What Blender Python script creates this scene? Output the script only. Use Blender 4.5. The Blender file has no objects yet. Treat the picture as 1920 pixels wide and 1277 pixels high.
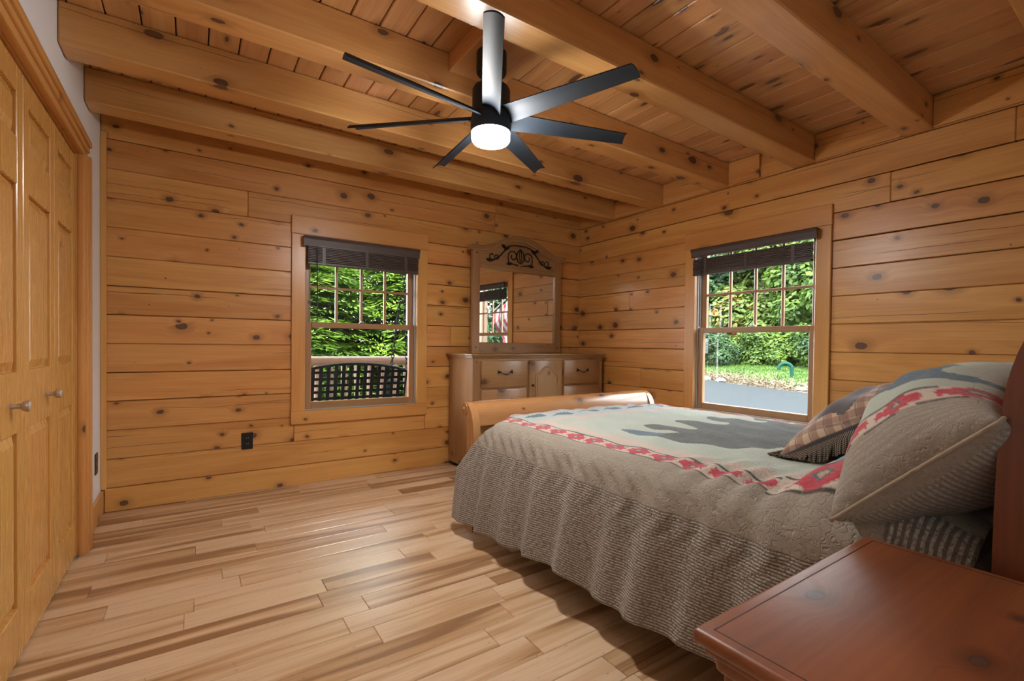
import bpy, bmesh, math, random
import numpy as np
from mathutils import Matrix, Vector
random.seed(7); np.random.seed(7)
S = bpy.context.scene
COL = S.collection

# ------------------------------------------------------------------ camera
F_PX, YAW, PIT, ROL, CY, CAM_H = 883.8754, 0.5949, -0.0143, 0.0118, 658.1186, 1.05
fw = Vector((math.sin(YAW)*math.cos(PIT), math.cos(YAW)*math.cos(PIT), math.sin(PIT)))
rt = Vector((math.cos(YAW), -math.sin(YAW), 0)); up = rt.cross(fw)
r2 = rt*math.cos(ROL) + up*math.sin(ROL); u2 = -rt*math.sin(ROL) + up*math.cos(ROL)
cam_d = bpy.data.cameras.new('camera'); cam = bpy.data.objects.new('camera', cam_d); COL.objects.link(cam)
cam_d.sensor_fit = 'HORIZONTAL'; cam_d.sensor_width = 36; cam_d.lens = F_PX/1920*36
cam_d.shift_y = (CY-638.5)/1920; cam_d.clip_start = 0.02; cam_d.clip_end = 300
cam.matrix_world = Matrix(((r2.x,u2.x,-fw.x,0),(r2.y,u2.y,-fw.y,0),(r2.z,u2.z,-fw.z,CAM_H),(0,0,0,1)))
S.camera = cam
# ------------------------------------------------------------------ sky, sun, exposure
W = bpy.data.worlds.new('sky'); S.world = W; W.use_nodes = True
bg = W.node_tree.nodes['Background']; bg.inputs[0].default_value = (0.90, 0.95, 1.0, 1); bg.inputs[1].default_value = 9.0
sun_d = bpy.data.lights.new('sun', 'SUN'); sun = bpy.data.objects.new('sun', sun_d); COL.objects.link(sun)
sun_d.energy = 11.0; sun_d.angle = math.radians(1.5); sun_d.color = (1.0, 0.94, 0.83)
sun.rotation_euler = Vector((0.42, 0.50, -0.95)).to_track_quat('-Z', 'Y').to_euler()
sun.location = (-6, -8, 14)
vs = S.view_settings; vs.view_transform = 'Standard'; vs.look = 'None'; vs.exposure = 1.10; vs.gamma = 1.0; vs.use_curve_mapping = False
FAN_EMIT = 150.0
HALL_FILL_EMIT = 45.0

# ------------------------------------------------------------------ node helpers
def new_mat(name):
    m = bpy.data.materials.new(name); m.use_nodes = True
    nt = m.node_tree; bs = nt.nodes['Principled BSDF']
    return m, nt, bs
def N(nt, t, **kw):
    n = nt.nodes.new(t)
    for k, v in kw.items(): setattr(n, k, v)
    return n
def L(nt, a, b): nt.links.new(a, b)
def math_n(nt, op, a, b=None, c=None, clamp=False):
    n = N(nt, 'ShaderNodeMath', operation=op); n.use_clamp = clamp
    for i, v in enumerate((a, b, c)):
        if v is None: continue
        if isinstance(v, (int, float)): n.inputs[i].default_value = v
        else: L(nt, v, n.inputs[i])
    return n.outputs[0]
def mixc(nt, fac, a, b, mode='MIX'):
    n = N(nt, 'ShaderNodeMix', data_type='RGBA', blend_type=mode)
    for sock, v in ((n.inputs[0], fac), (n.inputs[6], a), (n.inputs[7], b)):
        if isinstance(v, (int, float)): sock.default_value = v
        elif isinstance(v, tuple): sock.default_value = (*v[:3], 1)
        else: L(nt, v, sock)
    return n.outputs[2]
def sstep(nt, x, lo, hi):
    n = N(nt, 'ShaderNodeMapRange', interpolation_type='SMOOTHSTEP')
    for i, v in ((0, x), (1, lo), (2, hi)):
        if isinstance(v, (int, float)): n.inputs[i].default_value = v
        else: L(nt, v, n.inputs[i])
    n.inputs[3].default_value = 0; n.inputs[4].default_value = 1
    return n.outputs[0]
def noise(nt, vec, scale=1.0, detail=2.0, rough=0.5, dist=0.0, dim='3D'):
    n = N(nt, 'ShaderNodeTexNoise', noise_dimensions=dim)
    L(nt, vec, n.inputs['Vector']); n.inputs['Scale'].default_value = scale
    n.inputs['Detail'].default_value = detail; n.inputs['Roughness'].default_value = rough; n.inputs['Distortion'].default_value = dist
    return n.outputs[0]
def comb(nt, x, y, z=0.0):
    n = N(nt, 'ShaderNodeCombineXYZ')
    for i, v in enumerate((x, y, z)):
        if isinstance(v, (int, float)): n.inputs[i].default_value = v
        else: L(nt, v, n.inputs[i])
    return n.outputs[0]
def bump(nt, bs, h, strength=0.3, dist=0.01):
    b = N(nt, 'ShaderNodeBump'); b.inputs['Strength'].default_value = strength; b.inputs['Distance'].default_value = dist
    L(nt, h, b.inputs['Height']); L(nt, b.outputs[0], bs.inputs['Normal'])

def wood(name, axis, light, dark, knot=(0.050, 0.021, 0.014), knot_amt=0.5, rough=0.3, var=0.10, grain=1.0, cracks=True, cell=(4.6, 6.2), coat=0.0, spec=0.5, bstr=0.25):
    """varnished timber; the grain follows the given axis of the object"""
    m, nt, bs = new_mat(name)
    tc = N(nt, 'ShaderNodeTexCoord'); oi = N(nt, 'ShaderNodeObjectInfo')
    sep = N(nt, 'ShaderNodeSeparateXYZ'); L(nt, tc.outputs['Object'], sep.inputs[0])
    X, Y, Z = sep.outputs; R = oi.outputs['Random']
    l, a, b = {'x': (X, Y, Z), 'y': (Y, X, Z), 'z': (Z, X, Y)}[axis]
    l = math_n(nt, 'ADD', l, math_n(nt, 'MULTIPLY', R, 41.7))
    q = math_n(nt, 'ADD', math_n(nt, 'ADD', a, b), math_n(nt, 'MULTIPLY', R, 17.3))
    # knots
    v = N(nt, 'ShaderNodeTexVoronoi', voronoi_dimensions='2D', feature='F1')
    wq = noise(nt, comb(nt, math_n(nt, 'MULTIPLY', l, 14), math_n(nt, 'MULTIPLY', q, 30)), 1.0, 2.0, dim='2D')
    kq = math_n(nt, 'ADD', math_n(nt, 'MULTIPLY', q, cell[1]), math_n(nt, 'MULTIPLY', wq, 0.10))
    L(nt, comb(nt, math_n(nt, 'MULTIPLY', l, cell[0]), kq), v.inputs['Vector']); v.inputs['Scale'].default_value = 1.0
    d = v.outputs['Distance']
    cs = N(nt, 'ShaderNodeSeparateColor'); L(nt, v.outputs['Color'], cs.inputs[0])
    r = math_n(nt, 'MULTIPLY', math_n(nt, 'SUBTRACT', cs.outputs[0], 1.0-knot_amt), 0.20/max(knot_amt, .01))
    r = math_n(nt, 'MAXIMUM', math_n(nt, 'MULTIPLY', r, math_n(nt, 'ADD', 0.35, math_n(nt, 'MULTIPLY', cs.outputs[1], 0.75))), 0.0005)
    rel = math_n(nt, 'DIVIDE', d, r)
    kmask = sstep(nt, rel, 1.05, 0.72)
    halo = math_n(nt, 'MULTIPLY', sstep(nt, rel, 2.9, 0.9), sstep(nt, r, 0.0, 0.05))
    ring = math_n(nt, 'MULTIPLY', sstep(nt, rel, 0.60, 0.85), kmask)
    # grain, bent around the knots
    bend = math_n(nt, 'MULTIPLY', sstep(nt, rel, 4.0, 0.6), 0.035)
    qq = math_n(nt, 'ADD', q, bend)
    g1 = noise(nt, comb(nt, math_n(nt, 'MULTIPLY', l, 0.9), math_n(nt, 'MULTIPLY', qq, 9)), 1.0, 3.0, 0.55, 0.6, '2D')
    g2 = noise(nt, comb(nt, math_n(nt, 'MULTIPLY', l, 2.2), math_n(nt, 'MULTIPLY', qq, 95)), 1.0, 3.0, 0.6, 0.2, '2D')
    g = math_n(nt, 'ADD', math_n(nt, 'MULTIPLY', sstep(nt, g1, 0.30, 0.72), 0.62), math_n(nt, 'MULTIPLY', sstep(nt, g2, 0.25, 0.8), 0.38))
    col = mixc(nt, math_n(nt, 'MULTIPLY', g, grain), light, dark)
    # board to board variation
    val = math_n(nt, 'ADD', 1.0-var, math_n(nt, 'MULTIPLY', R, 2*var))
    hsv = N(nt, 'ShaderNodeHueSaturation'); L(nt, col, hsv.inputs['Color']); L(nt, val, hsv.inputs['Value'])
    L(nt, math_n(nt, 'ADD', 0.5-0.004, math_n(nt, 'MULTIPLY', math_n(nt, 'FRACT', math_n(nt, 'MULTIPLY', R, 7.13)), 0.009)), hsv.inputs['Hue'])
    col = hsv.outputs[0]
    dk = tuple(c*0.55 for c in dark)
    col = mixc(nt, math_n(nt, 'MULTIPLY', halo, 0.55), col, dk)
    kin = mixc(nt, ring, tuple(c*1.9 for c in knot), tuple(c*0.45 for c in knot))
    col = mixc(nt, math_n(nt, 'MULTIPLY', kmask, 0.92), col, kin)
    h = math_n(nt, 'MULTIPLY', g2, 0.10)
    if cracks:
        ck = None; ql = math_n(nt, 'ADD', a, b)
        for (kk, off, thr) in ((3.71, 0.0, 0.50), (9.37, 5.5, 0.58)):
            b0 = math_n(nt, 'MULTIPLY', math_n(nt, 'SUBTRACT', math_n(nt, 'FRACT', math_n(nt, 'MULTIPLY', R, kk)), 0.5), 0.15)
            wob = noise(nt, comb(nt, math_n(nt, 'MULTIPLY', l, 1.6), off, 2.0), 1.0, 3.0, 0.5)
            dd = math_n(nt, 'ABSOLUTE', math_n(nt, 'SUBTRACT', math_n(nt, 'SUBTRACT', ql, b0), math_n(nt, 'MULTIPLY', math_n(nt, 'SUBTRACT', wob, 0.5), 0.07)))
            cm = noise(nt, comb(nt, math_n(nt, 'MULTIPLY', l, 0.8), off+3.0, 7.0), 1.0, 1.0, 0.4)
            c1 = math_n(nt, 'MULTIPLY', sstep(nt, dd, 0.0020, 0.0006), sstep(nt, cm, thr, thr+0.05))
            ck = c1 if ck is None else math_n(nt, 'MAXIMUM', ck, c1)
        col = mixc(nt, math_n(nt, 'MULTIPLY', ck, 0.85), col, (0.035, 0.014, 0.006))
        h = math_n(nt, 'SUBTRACT', h, math_n(nt, 'MULTIPLY', ck, 0.5))
    L(nt, col, bs.inputs['Base Color'])
    L(nt, math_n(nt, 'ADD', rough, math_n(nt, 'MULTIPLY', g2, 0.12)), bs.inputs['Roughness'])
    bs.inputs['Specular IOR Level'].default_value = spec
    bs.inputs['Coat Weight'].default_value = coat; bs.inputs['Coat Roughness'].default_value = 0.15
    bump(nt, bs, h, bstr, 0.004)
    return m
def plain(name, col, rough=0.5, metal=0.0, spec=0.5, var=0.0, nscale=8.0, bmp=0.0, emit=None):
    m, nt, bs = new_mat(name)
    bs.inputs['Roughness'].default_value = rough; bs.inputs['Metallic'].default_value = metal; bs.inputs['Specular IOR Level'].default_value = spec
    tc = N(nt, 'ShaderNodeTexCoord')
    n1 = noise(nt, tc.outputs['Object'], nscale, 4.0)
    c = mixc(nt, n1, tuple(x*(1-var) for x in col), tuple(min(1, x*(1+var)) for x in col))
    L(nt, c, bs.inputs['Base Color'])
    if bmp: bump(nt, bs, n1, bmp, 0.01)
    if emit:
        bs.inputs['Emission Color'].default_value = (*emit[:3], 1); bs.inputs['Emission Strength'].default_value = emit[3]
    return m
def leaf_mat(name, c1, c2, scale=2.5, rough=0.6, c3=None):
    m, nt, bs = new_mat(name)
    tc = N(nt, 'ShaderNodeTexCoord'); ge = N(nt, 'ShaderNodeNewGeometry')
    n1 = noise(nt, tc.outputs['Object'], scale, 3.0, 0.6)
    f = math_n(nt, 'ADD', math_n(nt, 'MULTIPLY', sstep(nt, n1, 0.35, 0.68), 0.6), math_n(nt, 'MULTIPLY', ge.outputs['Random Per Island'], 0.4))
    c = mixc(nt, f, c1, c2)
    if c3: c = mixc(nt, sstep(nt, noise(nt, tc.outputs['Object'], scale*0.45, 2.0), 0.60, 0.72), c, c3)
    L(nt, c, bs.inputs['Base Color']); bs.inputs['Roughness'].default_value = rough; bs.inputs['Specular IOR Level'].default_value = 0.25
    tr = N(nt, 'ShaderNodeBsdfTranslucent'); L(nt, c, tr.inputs[0])
    mx = N(nt, 'ShaderNodeMixShader'); mx.inputs[0].default_value = 0.35
    L(nt, bs.outputs[0], mx.inputs[1]); L(nt, tr.outputs[0], mx.inputs[2])
    L(nt, mx.outputs[0], nt.nodes['Material Output'].inputs[0])
    return m

PINE_L, PINE_D = (0.66, 0.336, 0.108), (0.49, 0.202, 0.049)
M = {}
for ax in 'xyz':
    M['pine_'+ax] = wood('varnished_pine_'+ax, ax, PINE_L, PINE_D, knot_amt=0.62, rough=0.27)
    M['trim_'+ax] = wood('pine_trim_'+ax, ax, (0.64, 0.330, 0.102), (0.54, 0.244, 0.064), knot_amt=0.25, rough=0.26, cracks=False, var=0.06)
    M['sash_'+ax] = wood('sash_pine_'+ax, ax, (0.38, 0.215, 0.105), (0.31, 0.160, 0.070), knot_amt=0.02, rough=0.3, cracks=False, var=0.03)
    M['oak_'+ax] = wood('dresser_pine_'+ax, ax, (0.34, 0.188, 0.082), (0.225, 0.110, 0.043), knot_amt=0.35, rough=0.24, cracks=False, var=0.05)
    M['bed_'+ax] = wood('bed_pine_'+ax, ax, (0.45, 0.232, 0.090), (0.33, 0.148, 0.050), knot_amt=0.30, rough=0.2, cracks=False, var=0.04, coat=0.3)
    M['red_'+ax] = wood('nightstand_pine_'+ax, ax, (0.225, 0.066, 0.018), (0.145, 0.038, 0.010), knot_amt=0.35, rough=0.36, cracks=False, var=0.04, spec=0.7)
M['beam'] = wood('beam_pine', 'x', (0.66, 0.358, 0.128), (0.51, 0.236, 0.068), knot_amt=0.55, rough=0.28, spec=0.8, cell=(3.6, 7.0))
M['deck'] = wood('ceiling_pine', 'y', (0.66, 0.362, 0.150), (0.49, 0.225, 0.080), knot_amt=0.6, rough=0.30, spec=0.8, var=0.14, cell=(3.2, 9.0), cracks=False)
M['door'] = wood('closet_pine', 'z', (0.54, 0.282, 0.078), (0.49, 0.240, 0.060), knot_amt=0.03, rough=0.22, grain=0.4, bstr=0.03, cracks=False, var=0.03)
M['gap'] = plain('dark_backing_timber', (0.06, 0.025, 0.010), 0.8)
M['white_wall'] = plain('white_painted_wall', (0.80, 0.83, 0.87), 0.7, var=0.015, nscale=60, bmp=0.03)
M['black'] = plain('matte_black_metal', (0.012, 0.013, 0.015), 0.38, 0.3, var=0.1)
M['blade'] = plain('fan_blade_charcoal', (0.018, 0.025, 0.034), 0.58, 0.0, spec=0.3, var=0.1)
M['iron'] = plain('dark_iron', (0.018, 0.02, 0.024), 0.45, 0.6, var=0.2)
M['blind'] = wood('blind_dark_wood', 'x', (0.075, 0.048, 0.042), (0.05, 0.03, 0.026), knot_amt=0.01, rough=0.35, cracks=False, var=0.1)
M['blind_y'] = wood('blind_dark_wood_y', 'y', (0.075, 0.048, 0.042), (0.05, 0.03, 0.026), knot_amt=0.01, rough=0.35, cracks=False, var=0.1)
M['vinyl'] = plain('white_vinyl_track', (0.36, 0.36, 0.355), 0.4, var=0.02)
M['bronze'] = plain('bronze_plate', (0.10, 0.065, 0.04), 0.35, 0.8, var=0.1)
M['chrome'] = plain('brushed_metal', (0.5, 0.48, 0.45), 0.3, 1.0, var=0.05)
M['lamp'] = plain('lamp_diffuser', (1, 1, 1), 0.5, emit=(1.0, 0.975, 0.94, FAN_EMIT))
M['hall_fill'] = plain('hall_fill_emitter', (1, 1, 1), 0.5, emit=(1.0, 0.95, 0.88, HALL_FILL_EMIT))  # glow of the added fill light in the hall
def mk_glass():
    m, nt, bs = new_mat('window_glass'); nt.nodes.remove(bs)
    t = N(nt, 'ShaderNodeBsdfTransparent'); t.inputs[0].default_value = (0.97, 0.985, 0.98, 1)
    g = N(nt, 'ShaderNodeBsdfGlossy'); g.inputs['Roughness'].default_value = 0.0
    ge = N(nt, 'ShaderNodeNewGeometry'); dt = N(nt, 'ShaderNodeVectorMath', operation='DOT_PRODUCT'); L(nt, ge.outputs['Normal'], dt.inputs[0]); L(nt, ge.outputs['Incoming'], dt.inputs[1])
    om = math_n(nt, 'SUBTRACT', 1.0, math_n(nt, 'ABSOLUTE', dt.outputs['Value']), clamp=True)
    fr = math_n(nt, 'ADD', 0.018, math_n(nt, 'MULTIPLY', math_n(nt, 'POWER', om, 5.0), 0.9))
    mx = N(nt, 'ShaderNodeMixShader'); L(nt, fr, mx.inputs[0]); L(nt, t.outputs[0], mx.inputs[1]); L(nt, g.outputs[0], mx.inputs[2])
    L(nt, mx.outputs[0], nt.nodes['Material Output'].inputs[0]); return m
M['glass'] = mk_glass()
M['mirror'] = plain('mirror_silver', (0.80, 0.82, 0.80), 0.0, 1.0)
def mk_floor():
    m, nt, bs = new_mat('hickory_floor')
    tc = N(nt, 'ShaderNodeTexCoord'); oi = N(nt, 'ShaderNodeObjectInfo'); R = oi.outputs['Random']
    sep = N(nt, 'ShaderNodeSeparateXYZ'); L(nt, tc.outputs['Object'], sep.inputs[0])
    l = math_n(nt, 'ADD', sep.outputs[0], math_n(nt, 'MULTIPLY', R, 53.1)); q = math_n(nt, 'ADD', sep.outputs[1], math_n(nt, 'MULTIPLY', R, 19.7))
    band = noise(nt, comb(nt, math_n(nt, 'MULTIPLY', l, 0.8), math_n(nt, 'MULTIPLY', q, 13)), 1.0, 2.5, 0.5, 0.5, '2D')
    fine = noise(nt, comb(nt, math_n(nt, 'MULTIPLY', l, 3.0), math_n(nt, 'MULTIPLY', q, 110)), 1.0, 3.0, 0.6, 0.3, '2D')
    f = math_n(nt, 'ADD', band, math_n(nt, 'MULTIPLY', math_n(nt, 'SUBTRACT', R, 0.5), 0.30))
    c = mixc(nt, sstep(nt, f, 0.40, 0.60), (0.63, 0.450, 0.290), (0.47, 0.290, 0.150))
    c = mixc(nt, math_n(nt, 'MULTIPLY', sstep(nt, f, 0.575, 0.70), 0.85), c, (0.235, 0.120, 0.055))
    c = mixc(nt, math_n(nt, 'MULTIPLY', sstep(nt, fine, 0.45, 0.75), 0.30), c, (0.27, 0.13, 0.055))
    v = N(nt, 'ShaderNodeTexVoronoi', voronoi_dimensions='2D'); L(nt, comb(nt, math_n(nt, 'MULTIPLY', l, 2.4), math_n(nt, 'MULTIPLY', q, 9)), v.inputs['Vector'])
    cs = N(nt, 'ShaderNodeSeparateColor'); L(nt, v.outputs['Color'], cs.inputs[0])
    kr = math_n(nt, 'MAXIMUM', math_n(nt, 'MULTIPLY', math_n(nt, 'SUBTRACT', cs.outputs[0], 0.66), 0.22), 0.0005)
    k = sstep(nt, math_n(nt, 'DIVIDE', v.outputs['Distance'], kr), 1.3, 0.5)
    c = mixc(nt, math_n(nt, 'MULTIPLY', k, 0.8), c, (0.07, 0.03, 0.014))
    L(nt, c, bs.inputs['Base Color'])
    L(nt, math_n(nt, 'ADD', 0.25, math_n(nt, 'MULTIPLY', fine, 0.10)), bs.inputs['Roughness']); bs.inputs['Specular IOR Level'].default_value = 0.8
    bump(nt, bs, fine, 0.10, 0.003); return m
M['floor'] = mk_floor()

def mk_fabric(name, stripe_dir=1.0, period=0.0100, quilt_scale=52.0, b_str=0.62):
    """printed quilted cotton: colour print in 'print', distance to the edge in 'edge' drives the woven ticking stripes of the border"""
    m, nt, bs = new_mat(name)
    at = N(nt, 'ShaderNodeAttribute', attribute_name='print'); ed = N(nt, 'ShaderNodeAttribute', attribute_name='edge'); bw = N(nt, 'ShaderNodeAttribute', attribute_name='tick')
    tc = N(nt, 'ShaderNodeTexCoord'); O = tc.outputs['Object']
    e = math_n(nt, 'ADD', ed.outputs['Fac'], math_n(nt, 'MULTIPLY', noise(nt, O, 18, 2.0), 0.004))
    st = math_n(nt, 'MULTIPLY', sstep(nt, math_n(nt, 'SINE', math_n(nt, 'MULTIPLY', e, 2*math.pi/period)), -0.5, 0.5), sstep(nt, noise(nt, O, 130, 2.0), 0.25, 0.62))
    weave = noise(nt, O, 420, 1.0)
    tickc = mixc(nt, st, (0.122, 0.102, 0.080), (0.49, 0.465, 0.42))
    base = mixc(nt, bw.outputs['Fac'], at.outputs['Color'], tickc)
    base = mixc(nt, math_n(nt, 'MULTIPLY', weave, 0.35), base, mixc(nt, 0.5, base, (0.55, 0.5, 0.44)))
    # meandering stitch lines
    n1 = noise(nt, O, quilt_scale, 1.0, 0.4, 0.8)
    stitch = sstep(nt, math_n(nt, 'ABSOLUTE', math_n(nt, 'SUBTRACT', n1, 0.5)), 0.0, 0.055)
    base = mixc(nt, math_n(nt, 'MULTIPLY', math_n(nt, 'SUBTRACT', 1.0, stitch), 0.10), base, (0.72, 0.68, 0.60))
    L(nt, base, bs.inputs['Base Color']); bs.inputs['Roughness'].default_value = 0.9; bs.inputs['Specular IOR Level'].default_value = 0.15
    bs.inputs['Sheen Weight'].default_value = 0.15
    h = math_n(nt, 'ADD', math_n(nt, 'MULTIPLY', stitch, 0.6), math_n(nt, 'ADD', math_n(nt, 'MULTIPLY', noise(nt, O, 70, 3.0), 0.5), math_n(nt, 'MULTIPLY', weave, 0.08)))
    h = math_n(nt, 'ADD', h, math_n(nt, 'MULTIPLY', math_n(nt, 'MULTIPLY', st, sstep(nt, bw.outputs['Fac'], 0.45, 0.55)), 0.25))
    bump(nt, bs, h, b_str, 0.008); return m
M['quilt'] = mk_fabric('printed_quilt')
M['sham'] = mk_fabric('printed_sham', period=0.0115, quilt_scale=58, b_str=0.38)

# ------------------------------------------------------------------ object helpers
WL = {}
def tag(o, label=None, cat=None, group=None, kind=None):
    if label: o['label'] = label
    if cat: o['category'] = cat
    if group: o['group'] = group
    if kind: o['kind'] = kind
    return o
def thing(name, loc, label=None, cat=None, group=None, kind=None):
    o = bpy.data.objects.new(name, None); COL.objects.link(o); o.location = loc; o.empty_display_size = 0.1
    WL[o] = Vector(loc); return tag(o, label, cat, group, kind)
def link(name, me, loc, parent, mat):
    o = bpy.data.objects.new(name, me); COL.objects.link(o)
    if mat is not None and len(me.materials) == 0: me.materials.append(M[mat] if isinstance(mat, str) else mat)
    WL[o] = Vector(loc)
    if parent is not None: o.parent = parent; o.location = WL[o]-WL[parent]
    else: o.location = loc
    return o
def smooth(me, ang=35):
    me.polygons.foreach_set('use_smooth', [True]*len(me.polygons))
    try: me.set_sharp_from_angle(angle=math.radians(ang))
    except Exception: pass
def from_bm(name, bm, parent, mat, sm=None):
    vs_ = np.array([v.co[:] for v in bm.verts]); c = (vs_.min(0)+vs_.max(0))/2
    for v in bm.verts: v.co -= Vector(c)
    me = bpy.data.meshes.new(name); bm.normal_update(); bm.to_mesh(me); bm.free()
    if sm: smooth(me, sm)
    return link(name, me, Vector(c), parent, mat)
def add_box(bm, x0, x1, y0, y1, z0, z1, bev=0.0, seg=1):
    if x1 < x0: x0, x1 = x1, x0
    if y1 < y0: y0, y1 = y1, y0
    if z1 < z0: z0, z1 = z1, z0
    r = bmesh.ops.create_cube(bm, size=1.0)
    for v in r['verts']:
        v.co = Vector((x0+(v.co.x+.5)*(x1-x0), y0+(v.co.y+.5)*(y1-y0), z0+(v.co.z+.5)*(z1-z0)))
    if bev > 0:
        bev = min(bev, 0.45*min(x1-x0, y1-y0, z1-z0))
        es = list({e for v in r['verts'] for e in v.link_edges})
        bmesh.ops.bevel(bm, geom=es, offset=bev, segments=seg, profile=0.5, affect='EDGES')
def box(name, x0, x1, y0, y1, z0, z1, mat, parent=None, bev=0.0, seg=1):
    bm = bmesh.new(); add_box(bm, x0, x1, y0, y1, z0, z1, bev, seg)
    return from_bm(name, bm, parent, mat)
def add_tube(bm, pts, r, n=8, cap=True, closed=False):
    pts = [Vector(p) for p in pts]; k = len(pts)
    rs = r if isinstance(r, (list, tuple)) else [r]*k
    rings = []; ref = None
    for i, p in enumerate(pts):
        if closed: t = pts[(i+1) % k]-pts[i-1]
        else: t = pts[min(i+1, k-1)]-pts[max(i-1, 0)]
        t.normalize()
        if ref is None:
            ref = Vector((0, 0, 1)) if abs(t.z) < .9 else Vector((1, 0, 0))
        a = ref - t*ref.dot(t)
        if a.length < 1e-5: a = t.orthogonal()
        a.normalize(); b = t.cross(a); ref = a
        rings.append([bm.verts.new(p+(a*math.cos(2*math.pi*j/n)+b*math.sin(2*math.pi*j/n))*rs[i]) for j in range(n)])
    m = k if closed else k-1
    for i in range(m):
        A, B = rings[i], rings[(i+1) % k]
        for j in range(n): bm.faces.new((A[j], A[(j+1) % n], B[(j+1) % n], B[j]))
    if cap and not closed: bm.faces.new(rings[0][::-1]); bm.faces.new(rings[-1])
def tube(name, pts, r, mat, parent=None, n=8):
    bm = bmesh.new(); add_tube(bm, pts, r, n); return from_bm(name, bm, parent, mat, 60)
def add_lathe(bm, prof, c, n=32, axis='z', cap=True):
    rings = []
    for r_, h in prof:
        ring = []
        for j in range(n):
            a = 2*math.pi*j/n; p = (r_*math.cos(a), r_*math.sin(a), h)
            if axis == 'x': p = (h, p[0], p[1])
            if axis == 'y': p = (p[0], h, p[1])
            ring.append(bm.verts.new(Vector(c)+Vector(p)))
        rings.append(ring)
    for A, B in zip(rings, rings[1:]):
        for j in range(n): bm.faces.new((A[j], A[(j+1) % n], B[(j+1) % n], B[j]))
    if cap: bm.faces.new(rings[0][::-1]); bm.faces.new(rings[-1])
    bmesh.ops.recalc_face_normals(bm, faces=bm.faces[:])
def lathe(name, prof, c, mat, parent=None, n=32, axis='z'):
    bm = bmesh.new(); add_lathe(bm, prof, c, n, axis); return from_bm(name, bm, parent, mat, 40)
def add_prism(bm, poly, lo, hi, plane='yz'):
    """extrude a polygon: plane 'yz' along x, 'xz' along y, 'xy' along z"""
    def pt(p, h):
        return {'yz': (h, p[0], p[1]), 'xz': (p[0], h, p[1]), 'xy': (p[0], p[1], h)}[plane]
    A = [bm.verts.new(pt(p, lo)) for p in poly]; B = [bm.verts.new(pt(p, hi)) for p in poly]
    n = len(poly)
    for i in range(n): bm.faces.new((A[i], A[(i+1) % n], B[(i+1) % n], B[i]))
    bm.faces.new(A[::-1]); bm.faces.new(B)
    bmesh.ops.recalc_face_normals(bm, faces=bm.faces[:])
def prism(name, poly, lo, hi, plane, mat, parent=None, bev=0.0, sm=None):
    bm = bmesh.new(); add_prism(bm, poly, lo, hi, plane)
    if bev:
        es = [e for e in bm.edges if len(e.link_faces) == 2 and any(len(f.verts) == len(poly) and len(poly) > 4 for f in e.link_faces)]
        bmesh.ops.bevel(bm, geom=es, offset=bev, segments=2, profile=0.5, affect='EDGES')
    return from_bm(name, bm, parent, mat, sm)
def mesh_np(name, verts, faces, parent, mat, smooth_it=False, origin=None):
    verts = np.asarray(verts, float); c = (verts.min(0)+verts.max(0))/2 if origin is None else np.array(origin)
    me = bpy.data.meshes.new(name); me.from_pydata((verts-c).tolist(), [], faces.tolist() if hasattr(faces, 'tolist') else faces); me.update()
    if smooth_it: me.polygons.foreach_set('use_smooth', [True]*len(me.polygons))
    return link(name, me, Vector(c), parent, mat)
def sm01(x): x = np.clip(x, 0, 1); return x*x*(3-2*x)

XL, XR, YB, YN = -0.463, 3.38, 3.743, -0.15
ZB = 2.264; ZC = 2.44; COURSE = 0.177
courses = [0.14+COURSE*k for k in range(13)]      # 0.14 .. 2.264

# ================================================================== STRUCTURE
# ---- floor
fl = box('floor', XL-0.1, XR+0.1, -2.4, YB+0.02, -0.12, -0.018, 'gap'); tag(fl, 'pale hickory plank floor with brown streaks', 'floor', kind='structure')
CY0_, CY1_ = 0.72, 3.05
pitch = 0.117; y = -2.38; rowi = 0
while y < YB-0.02:
    x = XL-0.06 - random.uniform(0, .5); y1 = min(y+pitch, YB-0.003)
    while x < XR-0.01:
        ln = random.uniform(0.45, 1.35)
        xa, xb = max(x, XL-0.055 if CY0_ < y < CY1_-.12 else XL+0.004), min(x+ln, XR-0.004)
        if xb > XL+0.03 and xb-xa > 0.02 and not (y < YN-0.3 and xa > 1.3):
            box('plank', xa+0.0006, xb-0.0006, y+0.0006, y1-0.0006, -0.018, random.uniform(-0.0005, 0.0), 'floor', fl, 0.0018)
        x += ln
    y += pitch; rowi += 1

# ---- ceiling: deck boards over heavy beams
ce = box('ceiling', XL-0.3, XR+0.35, -2.6, YB+0.25, ZC+0.03, ZC+0.14, 'gap'); tag(ce, 'plank ceiling carried on heavy pine beams', 'ceiling', kind='structure')
xs = [-0.437+0.1235*k for k in range(9)]
while xs[-1] < 1.70: xs.append(xs[-1]+0.1243)
while xs[-1] < XR: xs.append(xs[-1]+0.1355)
xs = [XL-0.1]+xs
for a, b in zip(xs, xs[1:]):
    if b > XR+0.12: b = XR+0.12
    box('ceiling_plank', a+0.0026, b-0.0026, -2.5, YB+0.05, ZC, ZC+0.028, 'deck', ce, 0.0035)
beam_y = [(3.225, 3.368), (2.660, 2.803), (2.060, 2.203), (1.462, 1.602), (0.870, 1.010), (0.275, 0.415), (-0.32, -0.18), (-0.92, -0.78), (-1.52, -1.38), (-2.12, -1.98)]
for (a, b) in beam_y:
    bm = bmesh.new(); add_box(bm, XL+0.002, XR+0.05, a, b, ZB, ZC-0.001, 0.006)
    from_bm('beam', bm, ce, 'beam')
# fan mounting block between two beams
box('mounting_block', 1.01, 1.29, 1.603, 2.059, 2.35, ZC-0.001, 'deck', ce, 0.003)

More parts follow.
